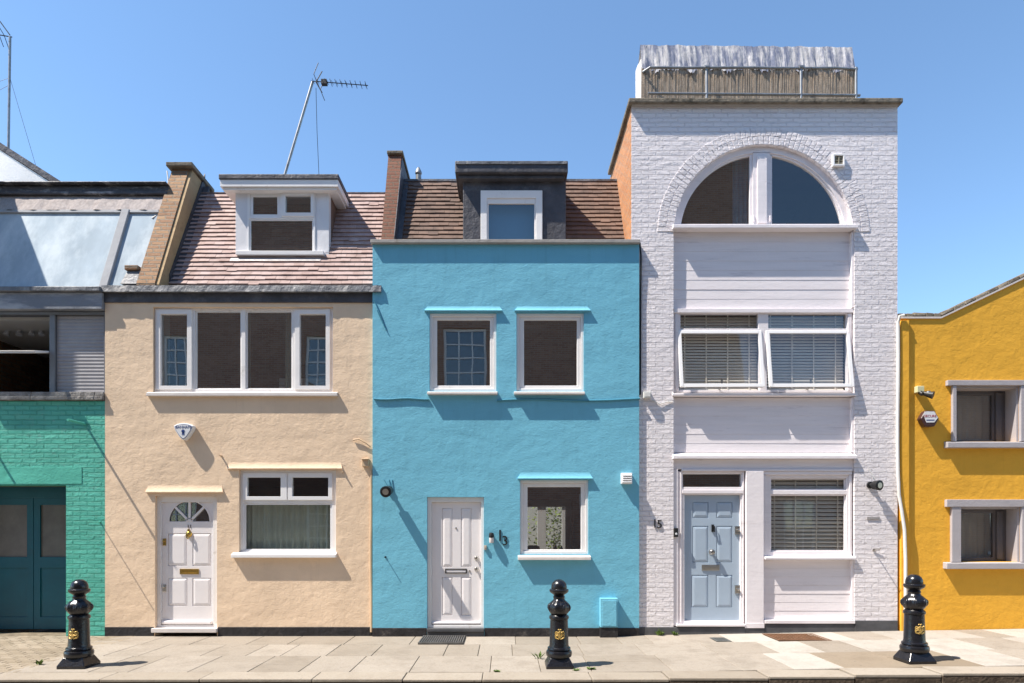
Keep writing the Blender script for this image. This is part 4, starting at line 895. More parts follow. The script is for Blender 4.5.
# ledge
mb = MB(); mb.prism_x([(-0.05, Z(459)), (-0.05, Z(456)), (0.07, Z(452.5)), (0.2, Z(452.5)), (0.2, Z(459))], bay0-0.015, bay1+0.015); mb.box(bay0+0.001, bay1-0.001, 0.03, 0.2, Z(469), Z(459)-0.001); mb.build('ledge', M['wood'], h, bevel=0.005)
mb = MB(); mb.box(X(682), X(853), 0.005, 0.2, Z(471), Z(469)-0.001); mb.build('door_cornice', M['wood'], h, bevel=0.004)
# door
gz = 0.045
yf = 0.04
Fd = (X(678.5), X(745), Z(624), Z(471)-0.001)
tr_, op = u(683, 741.5, 474, 487), u(684.5, 740.5, 495, 621)
mb = MB(); mb.plate(*Fd, [tr_, op], yf, yf+0.1); mb.box(bay0+0.001, X(678.5)-0.001, 0.02, 0.2, Z(626), Z(469)-0.002); df = mb.build('door_frame', M['wood'], h, bevel=0.006)
mb = MB(); mb.box(X(682, yf), X(743, yf), yf-0.02, yf-0.001, Z(493.5, yf), Z(490, yf)); mb.box(X(680, yf), X(681.5, yf), yf-0.014, yf-0.001, Z(622, yf), Z(472, yf)); mb.box(X(742.3, yf), X(743.8, yf), yf-0.014, yf-0.001, Z(622, yf), Z(472, yf)); mb.build('moulding', M['wood'], df, bevel=0.004)
glass(df, tr_[0]-0.004, tr_[1]+0.004, tr_[2]-0.004, tr_[3]+0.004, yf+0.05, 'darkglass')
mb = MB(); mb.box(X(676), X(745), -0.03, 0.3, Z(626.3), Z(624)-0.001); mb.build('threshold', M['wood'], h, bevel=0.005)
yf = 0.085
pans = [u(692.5, 708.5, 502, 518), u(716.5, 732.5, 502, 518), u(692.5, 708.5, 526, 562.5), u(716.5, 732.5, 526, 562.5), u(691.5, 708.5, 575, 607.5), u(716, 732.5, 575, 607.5)]
d = panel_door(h, 'door', op[0]+0.003, op[1]-0.003, op[2]+0.003, op[3]-0.003, yf, pans, M['bdoor'])
mb = MB(); kx, kz = X(712.5, yf), Z(528, yf); mb.box(kx-0.018, kx+0.018, yf-0.02, yf-0.0005, kz-0.055, kz+0.055); mb.tube([(kx-0.02,yf-0.03,kz+0.03),(kx-0.022,yf-0.04,kz-0.06),(kx+0.022,yf-0.04,kz-0.06),(kx+0.02,yf-0.03,kz+0.03)], 0.009, 8); mb.build('knocker', M['iron'], d, bevel=0.003)
mb = MB(); mb.lathe_y([(0.002,-0.085),(0.03,-0.08),(0.045,-0.055),(0.03,-0.03),(0.02,-0.012),(0.045,-0.006),(0.045,-0.0005)], (X(711.5, yf), yf, Z(552, yf)), 20); mb.build('knob', M['chrome'], d, smooth=True)
mb = MB(); lx, lz = X(710.5, yf), Z(567.5, yf); mb.box(lx-0.14, lx+0.14, yf-0.012, yf-0.0005, lz-0.045, lz+0.045); mb.box(lx-0.115, lx+0.115, yf-0.02, yf-0.012, lz-0.026, lz+0.026); mb.build('letter_plate', M['chrome'], d, bevel=0.003)
for pz in (530, 589):
    mb = MB(); mb.box(X(734.5, yf), X(740, yf), yf-0.03, yf-0.0005, Z(pz+4, yf), Z(pz-4, yf)); mb.lathe_y([(0.003,-0.08),(0.02,-0.075),(0.02,-0.03)], (X(737, yf), yf, Z(pz, yf)), 14); mb.build('lock', M['chrome'], d, bevel=0.004)
mb = MB(); mb.box(X(746), X(763.5), -0.012, 0.2, Z(628), Z(471)-0.002); mb.box(X(744.5), X(764), -0.02, -0.013, Z(628), Z(623)); mb.build('door_pier', M['wood'], h, bevel=0.006)
# ground floor window
yf = 0.05
W4 = (X(764.5), X(853), Z(557), Z(471)-0.002)
c1, c2 = u(770.5, 846.5, 478, 490), u(770.5, 846.5, 494.5, 551.5)
mb = MB(); mb.plate(*W4, [c1, c2], yf, yf+0.09); w = mb.build('window', M['wood'], h, bevel=0.006)
for r_ in (c1, c2):
    s_ = MB(); s_.plate(r_[0]+0.001, r_[1]-0.001, r_[2]+0.001, r_[3]-0.001, [(r_[0]+0.02, r_[1]-0.02, r_[2]+0.02, r_[3]-0.02)], yf+0.02, yf+0.06); s_.build('sash', M['wood'], w, bevel=0.003)
    glass(w, r_[0]+0.015, r_[1]-0.015, r_[2]+0.015, r_[3]-0.015, yf+0.045, 'clearglass')
mb = MB(); mb.box(X(764.5), X(853), yf-0.03, yf-0.001, Z(474.5), Z(471)-0.003); mb.box(X(764.6), X(767), yf-0.02, yf-0.001, Z(556), Z(475)); mb.box(X(850.5), X(853), yf-0.02, yf-0.001, Z(556), Z(475)); mb.build('frame_bead', M['wood'], w, bevel=0.004)
mb = MB(); mb.prism_x([(-0.05, Z(559.5)), (-0.05, Z(557)), (0.06, Z(556)), (0.3, Z(556)), (0.3, Z(559.5))], X(764.2), bay1+0.005); mb.build('sill', M['wood'], w, bevel=0.005)
blind(w, X(768), X(850), Z(556), Z(475), 0.145, 62, 0.062, 0.052)
boards('timber_panel', 560, 620, 0.06, 8.6, x0=X(764.5))
mb = MB(); mb.box(X(764.5), bay1+0.003, -0.02, 0.2, Z(623.5), Z(620)); mb.build('bottom_rail', M['wood'], h, bevel=0.005)
mb = MB(); mb.box(bay1-0.035, bay1-0.001, 0.012, 0.2, Z(619.5), Z(560)); mb.box(bay1-0.035, bay1-0.001, 0.012, 0.2, Z(452), Z(397)); mb.box(bay1-0.035, bay1-0.001, 0.012, 0.2, Z(307), Z(231)); mb.box(bay0+0.001, bay0+0.02, 0.03, 0.2, Z(452), Z(397)); mb.build('corner_bead', M['wood'], h, bevel=0.004)
mb = MB(); mb.box(WX0, X(745), -0.01, 0.02, -0.3, Z(627)); mb.box(X(764), bay1, -0.005, 0.02, -0.3, Z(624)); mb.box(X(745)+0.001, X(764)-0.001, -0.008, 0.02, -0.3, Z(628.5)); mb.box(bay1, WX1, -0.012, 0.02, -0.3, Z(620.5)); mb.build('plinth', M['greyplinth'], h, bevel=0.006)
room(h, WX0+0.23, WX1-0.23, 0.1, 2.65, 0.31, 4); room(h, WX0+0.23, WX1-0.23, 2.8, 5.1, 0.31, 4); room(h, WX0+0.23, WX1-0.23, 5.6, zp-0.26, 0.31, 4)

# roof terrace: reed fence and rail (top-level things standing on the roof)
t = thing('roof_fence', (X(750), 0.3, zp), 'rolled bleached reed fence around the roof terrace of the white tower house', 'fence')
fx0, fx1 = X(641, 0.15), X(854, 0.15)
rg = random.Random(17); mb = MB(); mbt = MB()
zr = Z(69, 0.10); zt_ = Z(45, 0.21)
N = 190
def prof(t_):   # from the foot up to the top, bulging back
    return None
def strip(mb, x, w, pts, th):
    for (ya_, za_), (yb_, zb_) in zip(pts[:-1], pts[1:]):
        mb.hexa([(x,ya_,za_),(x+w,ya_,za_),(x+w,ya_+th,za_),(x,ya_+th,za_),(x,yb_,zb_),(x+w,yb_,zb_),(x+w,yb_+th,zb_),(x,yb_+th,zb_)])
sw = 0.0
for i in range(N):
    x = fx0 + (fx1-fx0)*i/N; w = (fx1-fx0)/N*rg.uniform(0.96, 1.05); o_ = rg.uniform(-0.004, 0.004)
    strip(mb, x, w, [(0.14+o_, zp+0.005), (0.13+o_, zp+0.2), (0.12+o_*1.5, zr+rg.uniform(0.02, 0.05))], 0.008)
mb.build('reed_panel', M['reed'], t)
# bleached upper matting: wavy curtain-like sheet with folds leaning back
nx, nz = 320, 14
vs, fs = [], []
ph = [rg.uniform(0, 6.28) for _ in range(8)]
for i in range(nx+1):
    x = fx0 + (fx1-fx0)*i/nx
    f = 0.004*math.sin(x*9+ph[0]) + 0.005*math.sin(x*17+ph[1]) + 0.006*math.sin(x*33+ph[2]) + 0.005*math.sin(x*71+ph[3])
    lowz = zr - 0.0 - 0.07*max(0, math.sin(x*11+ph[4]))**4*rg.uniform(0.4, 1) + rg.uniform(-0.02, 0.02)
    hi = zt_ + 0.005*math.sin(x*13+ph[5]) + 0.004*math.sin(x*29+ph[6]) + rg.uniform(-0.003, 0.003) - 0.035*(i/nx)
    for j in range(nz+1):
        s_ = j/nz; z_ = lowz + (hi-lowz)*s_
        y_ = 0.108 + 0.10*s_ + f*(1.0-0.6*s_)
        vs.append((x + 0.02*f*s_, y_, z_))
for i in range(nx):
    for j in range(nz): a = i*(nz+1)+j; fs.append((a, a+nz+1, a+nz+2, a+1))
mb = MB(); mb.add(vs, fs)
# back fall of the matting and curled left end
b0 = len(mb.v)
bk = []
for i in range(nx+1): bk.append((vs[i*(nz+1)+nz][0], 0.85, zp+0.1))
mb.add([vs[i*(nz+1)+nz] for i in range(nx+1)] + bk, [(i, i+1, nx+2+i, nx+1+i) for i in range(nx)])
mb.build('bleached_matting', M['bleach'], t, smooth=True)
mb = MB(); n = 16
prev = None
for i in range(n+1):
    s_ = i/n; a = s_*math.pi/2; x = fx0 - 0.01*s_ + 0.10; y_ = 0.13 + 0.30*s_
    cur = ((x-0.10-0.02*s_, y_, zp+0.005), (x-0.085-0.03*s_, y_+0.03, zr+0.22), (x-0.03*s_, y_+0.07, zt_-0.012+0.004*math.sin(i*2.1)))
    if prev: mb.quad(prev[0], cur[0], cur[1], prev[1]); mb.quad(prev[1], cur[1], cur[2], prev[2])
    prev = cur
mb.build('end_return', basic('sunbleached_matting', (0.62, 0.60, 0.58), 0.8, 0, 0.15, 9, ((30, 0.006),), 0.2), t, smooth=True)
t = thing('roof_railing', (X(750), 0, zp), 'galvanised pipe railing along the front roof edge of the white tower house', 'railing')
yr = 0.02; zrail, zbot = Z(67.5, yr), Z(93.5, yr)
mb = MB(); mb.tube([(X(642,1.0)-0.02,1.5,zrail-0.02),(X(646,yr)-0.02,yr+0.08,zrail-0.0),(X(650,yr),yr,zrail)]+[(X(650+207*i/10,yr),yr,zrail-0.012*i/10+rg.uniform(-.004,.004)) for i in range(1,10)]+[(X(857.5,yr),yr,zrail-0.03)], 0.019, 10); mb.build('top_rail', M['pipe'], t, smooth=True)
mb = MB(); mb.tube([(X(648,yr),yr,zbot),(X(860,yr),yr,zbot-0.03)], 0.02, 10); mb.build('bottom_rail', M['pipe'], t, smooth=True)
for px in (706.5, 801, 856):
    mb = MB(); mb.tube([(X(px,yr),yr+0.001,zp+0.002),(X(px,yr),yr+0.001,zrail)], 0.022, 10); mb.lathe([(0.05,0),(0.05,0.012),(0.03,0.02)], (X(px,yr),yr+0.001,zp+0.002), 14); mb.build('post', M['pipe'], t, smooth=True)
for px in (706.5, 801):
    mb = MB(); mb.tube([(X(px-2,yr),yr,zrail-0.003),(X(px+2,yr),yr,zrail-0.003)], 0.036, 10); mb.build('clamp', M['pipe'], t, smooth=True)

# ================================================================== YELLOW HOUSE
YX0, YX1 = X(899.5), 10.6
h = thing('gabled_house', (8.3, 0, G(8)), 'ochre yellow rendered house with grey framed deep windows and rising tiled verge', 'house')
tp = [(YX0, Z(318.5)), (X(941), Z(318.5)), (X(1024), Z(279)), (YX1, Z(279)+(YX1-X(1024))*0.52)]
ytop = lambda x: tp[1][1] if x < tp[1][0] else tp[1][1] + (x-tp[1][0])*(tp[2][1]-tp[1][1])/(tp[2][0]-tp[1][0])
WY1 = rect(955, 1019, 386, 441.5); WY2 = rect(959.5, 1020, 507, 562)
holes = [WY1, WY2]
zcut = Z(330)
mb = MB(); yt0 = 0.012
mb.plate(YX0+0.003, YX1, -0.3, zcut, holes, yt0, 0.35)
xs_ = [YX0+0.003, tp[1][0], tp[2][0], YX1]
for a, b in zip(xs_[:-1], xs_[1:]): mb.hexa([(a,yt0,zcut),(b,yt0,zcut),(b,0.35,zcut),(a,0.35,zcut),(a,yt0,ytop(a)),(b,yt0,ytop(b)),(b,0.35,ytop(b)),(a,0.35,ytop(a))])
mb.build('front_wall', M['yellow'], h)
mb = MB(); mb.box(YX0+0.004, X(908.5), -0.03, yt0-0.001, -0.2, Z(321)); mb.build('pilaster', M['yellow'], h, bevel=0.012)
mb = MB(); rg = random.Random(4)
x = YX0 - 0.01
while x < YX1:
    w = rg.uniform(0.10, 0.2); dz = rg.uniform(-0.012, 0.014)
    a, b = x, x+w-0.006
    mb.hexa([(a,-0.005,ytop(a)+0.03+dz),(b,-0.005,ytop(b)+0.03+dz),(b,0.5,ytop(b)+0.03),(a,0.5,ytop(a)+0.03),(a,0.0+rg.uniform(-.01,.02),ytop(a)+0.095+dz),(b,0.0,ytop(b)+0.085+dz*0.5),(b,0.5,ytop(b)+0.10),(a,0.5,ytop(a)+0.10)]); x += w
mb.build('verge_tiles', M['cap'], h, bevel=0.01)
mb = MB()
for a, b in zip(xs_[:-1], xs_[1:]): mb.hexa([(a,-0.008,ytop(a)+0.001),(b,-0.008,ytop(b)+0.001),(b,0.36,ytop(b)+0.001),(a,0.36,ytop(a)+0.001),(a,-0.008,ytop(a)+0.028),(b,-0.008,ytop(b)+0.028),(b,0.36,ytop(b)+0.028),(a,0.36,ytop(a)+0.028)])
mb.build('verge_board', M['wstone'], h)
mb = MB()
for a, b in zip(xs_[:-1], xs_[1:]): mb.hexa([(a,0.36,ytop(a)-0.05),(b,0.36,ytop(b)-0.05),(b,7,ytop(b)-0.05),(a,7,ytop(a)-0.05),(a,0.36,ytop(a)+0.02),(b,0.36,ytop(b)+0.02),(b,7,ytop(b)+0.02),(a,7,ytop(a)+0.02)])
mb.build('roof', M['btile'], h)
for (rc, spx, surr) in ((WY1, (948, 441.5, 447.5), (948, 380)), (WY2, (947, 562.5, 569), (947, 499.5))):
    x0, x1, z0, z1 = rc
    ysf = -0.05
    mb = MB()
    zt2, zt1 = Z(surr[1], ysf), z1
    mb.box(X(surr[0], ysf), x1+0.30, ysf, yt0-0.001, zt1, zt2)
    mb.box(X(surr[0]+5.5, ysf), x0, -0.04, yt0-0.001, z0, zt1-0.001); mb.box(x1, x1+0.12, -0.04, yt0-0.001, z0, zt1-0.001)
    w = mb.build('window', M['yframe'], h, bevel=0.006)
    mb = MB(); ys2 = -0.08; mb.prism_x([(ys2, Z(spx[2], ys2)), (ys2, Z(spx[1], ys2)-0.01), (yt0, z0-0.002), (0.30, z0-0.002), (0.30, Z(spx[2], ys2)), (yt0-0.001, Z(spx[2], ys2))], X(spx[0], ys2), x1+0.32); mb.build('sill', M['yframe'], w, bevel=0.006)
    # splayed reveal lining and the recessed dark casement
    mb = MB(); e = 0.004
    mb.box(x1-0.03, x1-e*0-0.0005, yt0, 0.33, z0, z1-0.0005); mb.box(x0+0.0005, x0+0.03, yt0, 0.33, z0, z1-0.0005); mb.box(x0+0.031, x1-0.031, yt0, 0.33, z1-0.03, z1-0.0006); mb.build('reveal', M['yframe'], w)
    yq = 0.235
    mb = MB(); mb.plate(x0+0.031, x1-0.031, z0, z1-0.031, [(x0+0.075, x1-0.24, z0+0.06, z1-0.09), ], yq, yq+0.06); mb.build('casement', M['ygrey'], w, bevel=0.006)
    mb = MB(); mb.box(x1-0.20, x1-0.10, yq-0.03, yq-0.001, z0+0.03, z1-0.06); mb.build('side_post', M['ygrey'], w, bevel=0.01)
    glass(w, x0+0.08, x1-0.23, z0+0.05, z1-0.08, yq+0.03)
    mb = MB(); n = 40
    for i in range(n):
        a, b = x0+(x1-x0)*i/n, x0+(x1-x0)*(i+1)/n; fa, fb = 0.40+0.012*math.sin(i*1.3), 0.40+0.012*math.sin((i+1)*1.3)
        mb.quad((a,fa,z0),(b,fb,z0),(b,fb,z1),(a,fa,z1))
    mb.build('net_curtain', M['blind'], w)
room(h, YX0+0.1, YX1-0.1, 0.1, 4.8, 0.45, 3.5)
mb = MB(); mb.box(YX1-0.1, YX1-0.002, 0.36, 7, -0.3, 5.5); mb.build('side_wall', M['brown'], h)

# ================================================================== SMALL THINGS ON THE WALLS
# triangular alarm on the cream house
c = P(186, 432, -0.02); c.y = 0
t = thing('burglar_alarm', (c.x, 0, c.z), 'white shield shaped burglar alarm with blue print on the cream wall', 'alarm')
def shield(s_, y0, y1, mb, z_off=0):
    pts = []
    hw, hz = 0.155*s_, 0.135*s_
    pts += [(c.x-hw, c.z+hz*0.62), (c.x-hw*0.6, c.z+hz*0.85), (c.x, c.z+hz*0.95), (c.x+hw*0.6, c.z+hz*0.85), (c.x+hw, c.z+hz*0.62), (c.x+hw*0.85, c.z+hz*0.1), (c.x+hw*0.42, c.z-hz*0.65), (c.x+hw*0.1, c.z-hz*1.0), (c.x-hw*0.1, c.z-hz*1.0), (c.x-hw*0.42, c.z-hz*0.65), (c.x-hw*0.85, c.z+hz*0.1)]
    mb.prism_y([(p[0], p[1]) for p in pts], y0, y1)
mb = MB(); shield(1.0, -0.105, 0.0, mb); mb.build('case', M['alarm'], t, bevel=0.02, seg=3)
mb = MB(); shield(0.86, -0.1075, -0.106, mb); mb.build('blue_border', M['alarmblue'], t)
mb = MB(); shield(0.80, -0.1095, -0.108, mb); mb.build('face', M['alarm'], t)
text_mesh(t, 'BANHAM', 0.062, M['alarmblue'], (c.x, -0.1105, c.z+0.06), 0.001, 'lettering', xs=0.9)
mb = MB(); mb.lathe_y([(0.001,-0.113),(0.026,-0.113),(0.026,-0.110)], (c.x, 0, c.z+0.0), 18); mb.prism_y([(c.x-0.012, c.z-0.01), (c.x+0.012, c.z-0.01), (c.x+0.020, c.z-0.055), (c.x-0.020, c.z-0.055)], -0.113, -0.1101); mb.build('keyhole_mark', M['alarmblue'], t)

# hexagonal alarm on the yellow house
c = P(928, 419, -0.05); c.y = 0.012
t = thing('burglar_alarm', (c.x, 0.012, c.z), 'dark hexagonal burglar alarm with white label on the yellow wall', 'alarm')
hexp = lambda s_, dz=0: [(c.x+s_*1.0*math.cos(R(60*k)), c.z+dz+s_*0.98*math.sin(R(60*k))) for k in range(6)]
mb = MB(); mb.prism_y(hexp(0.145), -0.10, 0.012); mb.build('case', basic('dark_alarm_case', (0.06, 0.025, 0.025), 0.35), t, bevel=0.018, seg=3)
mb = MB(); mb.prism_y([(c.x-0.11, c.z+0.07), (c.x-0.06, c.z-0.062), (c.x+0.062, c.z-0.062), (c.x+0.118, c.z+0.01), (c.x+0.062, c.z+0.108), (c.x-0.062, c.z+0.108)], -0.1035, -0.1005); mb.build('face', M['alarm'], t)
text_mesh(t, 'SECURE', 0.055, M['alarmred'], (c.x, -0.1045, c.z+0.035), 0.001, 'lettering')
mb = MB(); mb.box(c.x-0.06, c.x+0.065, -0.1045, -0.1036, c.z-0.035, c.z-0.018); mb.build('print_line', M['alarmblue'], t)
# sensor floodlight above it
c = P(918, 390, 0.0)
t = thing('security_light', (c.x, 0.012, c.z), 'small security light with pale base box on the yellow wall', 'light')
mb = MB(); mb.box(c.x-0.055, c.x+0.055, -0.07, 0.012, c.z-0.05, c.z+0.05); mb.build('base_box', basic('yellowed_plastic', (0.62, 0.60, 0.36), 0.4), t, bevel=0.008)
mb = MB(); mb.tube([(c.x,-0.04,c.z-0.04),(c.x+0.01,-0.09,c.z-0.085)], 0.032, 12); mb.build('sensor', M['blackmatt'], t, smooth=True)
mb = MB(); mb.tube([(c.x+0.03,-0.06,c.z-0.06),(c.x+0.09,-0.12,c.z-0.095),(c.x+0.13,-0.16,c.z-0.115)], [0.03,0.045,0.06], 14); mb.build('lamp_head', M['blackmatt'], t, smooth=True)
mb = MB(); mb.lathe([(0.036,0),(0.03,0.03),(0.001,0.032)], (c.x+0.085,-0.115,c.z-0.075), 12); mb.build('pale_cap', M['chrome'], t)

def spot(px, py, y0, label, out=0.20, rad=0.085, ground_dir=(0.0, -1, -0.15)):
    c = P(px, py, -0.15); c.y = y0
    t = thing('wall_lamp', tuple(c), label, 'light')
    mb = MB(); mb.lathe_y([(0.001,-0.03),(0.05,-0.028),(0.055,0.0)], (c.x, y0, c.z), 20); mb.build('back_plate', M['blackmatt'], t, smooth=True)
    d_ = Vector(ground_dir).normalized()
    mb = MB(); p0 = c+Vector((0,-0.02,0)); mb.tube([p0, p0+d_*0.05, p0+d_*0.055, p0+d_*out, p0+d_*(out+0.002)], [0.03,0.03,rad*0.8,rad,rad*0.92], 20); mb.build('lamp_head', M['blackmatt'], t, smooth=True)
    mb = MB(); pf = p0+d_*(out+0.004); mb.tube([pf, pf+d_*0.004], rad*0.55, 18); mb.build('lens', M['chrome'], t)
    return t
t = spot(388.5, 489.5, yb if False else -0.045, 'round black wall lamp beside the white door on the blue wall', 0.33, 0.085)
for dx in (-0.06, 0.02, 0.07):
    mb = MB(); c = P(388.5, 489.5, -0.15); mb.tube([(c.x+dx*0.4, -0.06, c.z+0.05), (c.x+dx-0.03, -0.048, c.z+0.16)], 0.005, 6); mb.build('feed_wire', M['bluecable'], t)
spot(875.5, 484.5, 0.0, 'round black wall lamp on the right white brick pier', 0.16, 0.08, (0.35, -1, -0.1))
c = P(868, 473, 0); mb = MB(); mb.tube([(c.x,-0.012,c.z+0.08),(c.x+0.05,-0.02,c.z-0.02),(c.x+0.09,-0.04,c.z-0.10)], 0.005, 6); tag(mb.build('lamp_wire', M['cable']), 'thin feed wire above the black lamp on the white brick pier', 'cable')

# doorbell lantern by number 13
c = P(491.5, 538, -0.06); c.y = -0.045
t = thing('doorbell_light', tuple(c), 'small black and white porch light beside the number 13', 'light')
mb = MB(); mb.lathe([(0.03,0),(0.042,0.01),(0.042,0.04),(0.03,0.075),(0.001,0.08)], (c.x,-0.095,c.z+0.005), 16); mb.box(c.x-0.02, c.x+0.02, -0.06, -0.045, c.z-0.03, c.z+0.06); mb.build('hood', M['blackmatt'], t, smooth=True)
mb = MB(); mb.lathe([(0.001,-0.085),(0.03,-0.08),(0.036,-0.06),(0.036,-0.001)], (c.x,-0.095,c.z+0.005), 16); mb.build('lamp_glass', basic('opal_glass', (0.68, 0.62, 0.60), 0.3), t, smooth=True)
t = thing('house_number', tuple(P(502, 539, 0)), 'black number 13 with dropped 3 on the blue wall', 'house number')
text_mesh(t, '1', 0.25, M['blackmatt'], (X(500.0), -0.052, Z(536.0)), 0.005, 'digit'); text_mesh(t, '3', 0.21, M['blackmatt'], (X(505.0), -0.052, Z(541.0)), 0.005, 'digit')
t = thing('house_number', tuple(P(657.5, 524, 0)), 'black number 15 on the left white brick pier', 'house number')
text_mesh(t, '1', 0.19, M['blackmatt'], (X(654.7), -0.010, Z(524)), 0.006, 'digit'); text_mesh(t, '5', 0.19, M['blackmatt'], (X(659.4), -0.010, Z(524.5)), 0.006, 'digit')
c = P(675.8, 532.5, 0)
t = thing('doorbell', (c.x, 0.02, c.z), 'black video doorbell beside the powder blue door', 'doorbell')
mb = MB(); mb.box(c.x-0.034, c.x+0.034, -0.025, 0.02, c.z-0.07, c.z+0.07); mb.build('case', M['blackmatt'], t, bevel=0.01)
mb = MB(); mb.lathe_y([(0.001,-0.004),(0.018,-0.003),(0.018,0)], (c.x, -0.0255, c.z-0.02), 16); mb.build('button', M['alarm'], t)
c = P(488, 0, 0)
c = P(485.3, 547.5, -0.06); mb = MB(); mb.box(c.x-0.02, c.x+0.02, -0.075, -0.045, c.z-0.035, c.z+0.035); mb.lathe_y([(0.001,-0.006),(0.01,-0.005),(0.01,0)], (c.x,-0.0755,c.z), 12)
tag(mb.build('bell_push', basic('tan_bell_push', (0.5, 0.42, 0.33), 0.5), bevel=0.004), 'small tan bell push on the right edge of the blue house door frame', 'doorbell')
# vents
c = P(626.5, 478.5, -0.09)
t = thing('wall_vent', (c.x, -0.045, c.z), 'white louvred vent box high on the right of the blue wall', 'vent')
mb = MB(); mb.box(c.x-0.085, c.x+0.085, -0.12, -0.045, c.z-0.085, c.z+0.085); mb.build('case', M['upvc'], t, bevel=0.008)
for i in range(4):
    mb = MB(); zz = c.z-0.06+0.034*i; mb.prism_x([(-0.121, zz), (-0.145, zz-0.004), (-0.145, zz+0.006), (-0.121, zz+0.024)], c.x-0.07, c.x+0.07); mb.build('louvre', M['upvc'], t)
c = P(837.5, 161.5, 0)
t = thing('wall_vent', (c.x, 0, c.z), 'square white air vent beside the arched window', 'vent')
mb = MB(); mb.plate(c.x-0.095, c.x+0.095, c.z-0.095, c.z+0.095, [(c.x-0.065, c.x+0.065, c.z-0.065, c.z+0.065)], -0.05, 0.0); mb.build('case', M['wpaint'], t, bevel=0.006)
mb = MB(); mb.box(c.x-0.065, c.x+0.065, -0.025, -0.001, c.z-0.065, c.z+0.065); mb.box(c.x-0.008, c.x+0.008, -0.045, -0.0255, c.z-0.065, c.z+0.065)
for i in range(3): mb.box(c.x-0.065, c.x-0.009, -0.038, -0.0256, c.z-0.05+0.04*i, c.z-0.04+0.04*i); mb.box(c.x+0.009, c.x+0.065, -0.038, -0.0256, c.z-0.05+0.04*i, c.z-0.04+0.04*i)
mb.build('grille', basic('tan_grille', (0.30, 0.27, 0.2), 0.6), t)
# plaque + hook on right pier
c = P(873, 518, 0); mb = MB(); mb.box(c.x-0.10, c.x+0.10, -0.012, 0.0, c.z-0.022, c.z+0.022)
for i in range(7): mb.box(c.x-0.085+i*0.025, c.x-0.072+i*0.025, -0.014, -0.0121, c.z-0.012, c.z+0.012)
tag(mb.build('air_brick', basic('grey_air_brick', (0.35, 0.33, 0.33), 0.7), bevel=0.002), 'slim grey air brick below the black lamp on the white pier', 'vent')
c = P(873.5, 550, 0); t = thing('wall_hook', (c.x, 0, c.z), 'small metal hook holding out a rod on the right white pier', 'hook')
mb = MB(); mb.lathe_y([(0.001,-0.02),(0.02,-0.018),(0.022,0)], (c.x, 0, c.z), 12); mb.build('rose', M['chrome'], t)
mb = MB(); mb.tube([(c.x,-0.01,c.z),(c.x+0.01,-0.14,c.z+0.005),(c.x+0.012,-0.165,c.z+0.03)], 0.008, 8); mb.tube([(c.x-0.01,-0.02,c.z+0.02),(c.x+0.08,-0.03,c.z+0.02)], 0.007, 6); mb.build('arm', M['chrome'], t)
# meter box on blue wall
c = P(609.5, 0, -0.045)
ym = -0.17
t = thing('meter_box', (c.x, -0.045, 0), 'blue painted meter box low on the blue wall beside the bollard', 'meter box')
mb = MB(); mb.box(X(600.5,ym), X(618,ym), ym, -0.045, Z(627.5,ym), Z(598.5,ym)); mb.build('case', M['blue'], t, bevel=0.006)
mb = MB(); mb.box(X(602,ym), X(616.5,ym), ym-0.008, ym-0.0005, Z(626,ym), Z(600.5,ym)); mb.build('door', M['blue'], t, bevel=0.004)
mb = MB(); mb.box(X(600.5,ym), X(618,ym), ym+0.01, -0.058, -0.05, Z(627.5,ym)-0.001); mb.build('base', M['plinth'], t)

def spike(px, py, y0, out, label, m='iron', r=0.006, droop=0.0, name='wall_spike'):
    c = P(px, py, y0); mb = MB(); mb.tube([(c.x,y0,c.z),(c.x,y0-out,c.z+droop)], r, 8); mb.lathe_y([(0.001,-0.012),(0.014,-0.011),(0.016,0)], (c.x,y0,c.z), 10)
    o = mb.build(name, M[m]); return tag(o, label, 'wall fixing')
spike(385.5, 557, -0.045, 0.085, 'short black spike sticking out low on the left of the blue wall')
spike(85, 424, 0.0, 0.40, 'thin iron rod sticking out of the teal brick near the cream house', m='tealflat', r=0.018)
spike(100, 522, 0.0, 0.30, 'thin iron rod at the edge between teal brick and cream render', m='tealflat', r=0.007)
spike(-4, 452, 0.0, 0.22, 'iron rod sticking out above the teal garage opening', m='tealflat', r=0.018)
spike(221.5, 456, 0.0, 0.07, 'small rod sticking out above the cream house lower window', m='creamcable', r=0.012)
spike(343, 472, 0.0, 0.05, 'small bent fixing right of the cream house lower window hood', m='creamcable', r=0.012)

# cables
def cable(pts, r, m, label, name='wall_cable'):
    mb = MB(); mb.tube(pts, r, 8); return tag(mb.build(name, M[m], smooth=True), label, 'cable')
yc = -0.058
cable([P(374+ (429-374)*i/8, 399+0.6*math.sin(i), yc) for i in range(9)], 0.014, 'bluecable', 'blue painted cable running left from the first upper window of the blue house')
cable([P(497+(640-497)*i/14, 400.5-1.0*math.sin(i*0.5)-0.09*i, yc) for i in range(15)], 0.014, 'bluecable', 'blue painted cable running under the second upper window of the blue house')
cable([P(639.8, 243, -0.03), P(641, 256, -0.03), P(640.6, 300, -0.02), P(640.2, 395, -0.02)], 0.014, 'iron', 'dark cable down the joint between blue and white houses')
c = P(646.5, 395.5, 0); mb = MB(); mb.box(c.x-0.06, c.x+0.06, -0.08, 0.0, c.z-0.05, c.z+0.05); mb.box(c.x-0.045, c.x+0.045, -0.086, -0.0805, c.z-0.035, c.z+0.035)
tag(mb.build('junction_box', M['cable'], bevel=0.006), 'white junction box on the left white pier', 'junction box')
cable([P(652, 400, -0.015), P(660, 404, -0.02), P(668, 401.5, -0.015), P(673, 402, -0.01)], 0.008, 'cable', 'thin white cable leaving the junction box on the white pier')
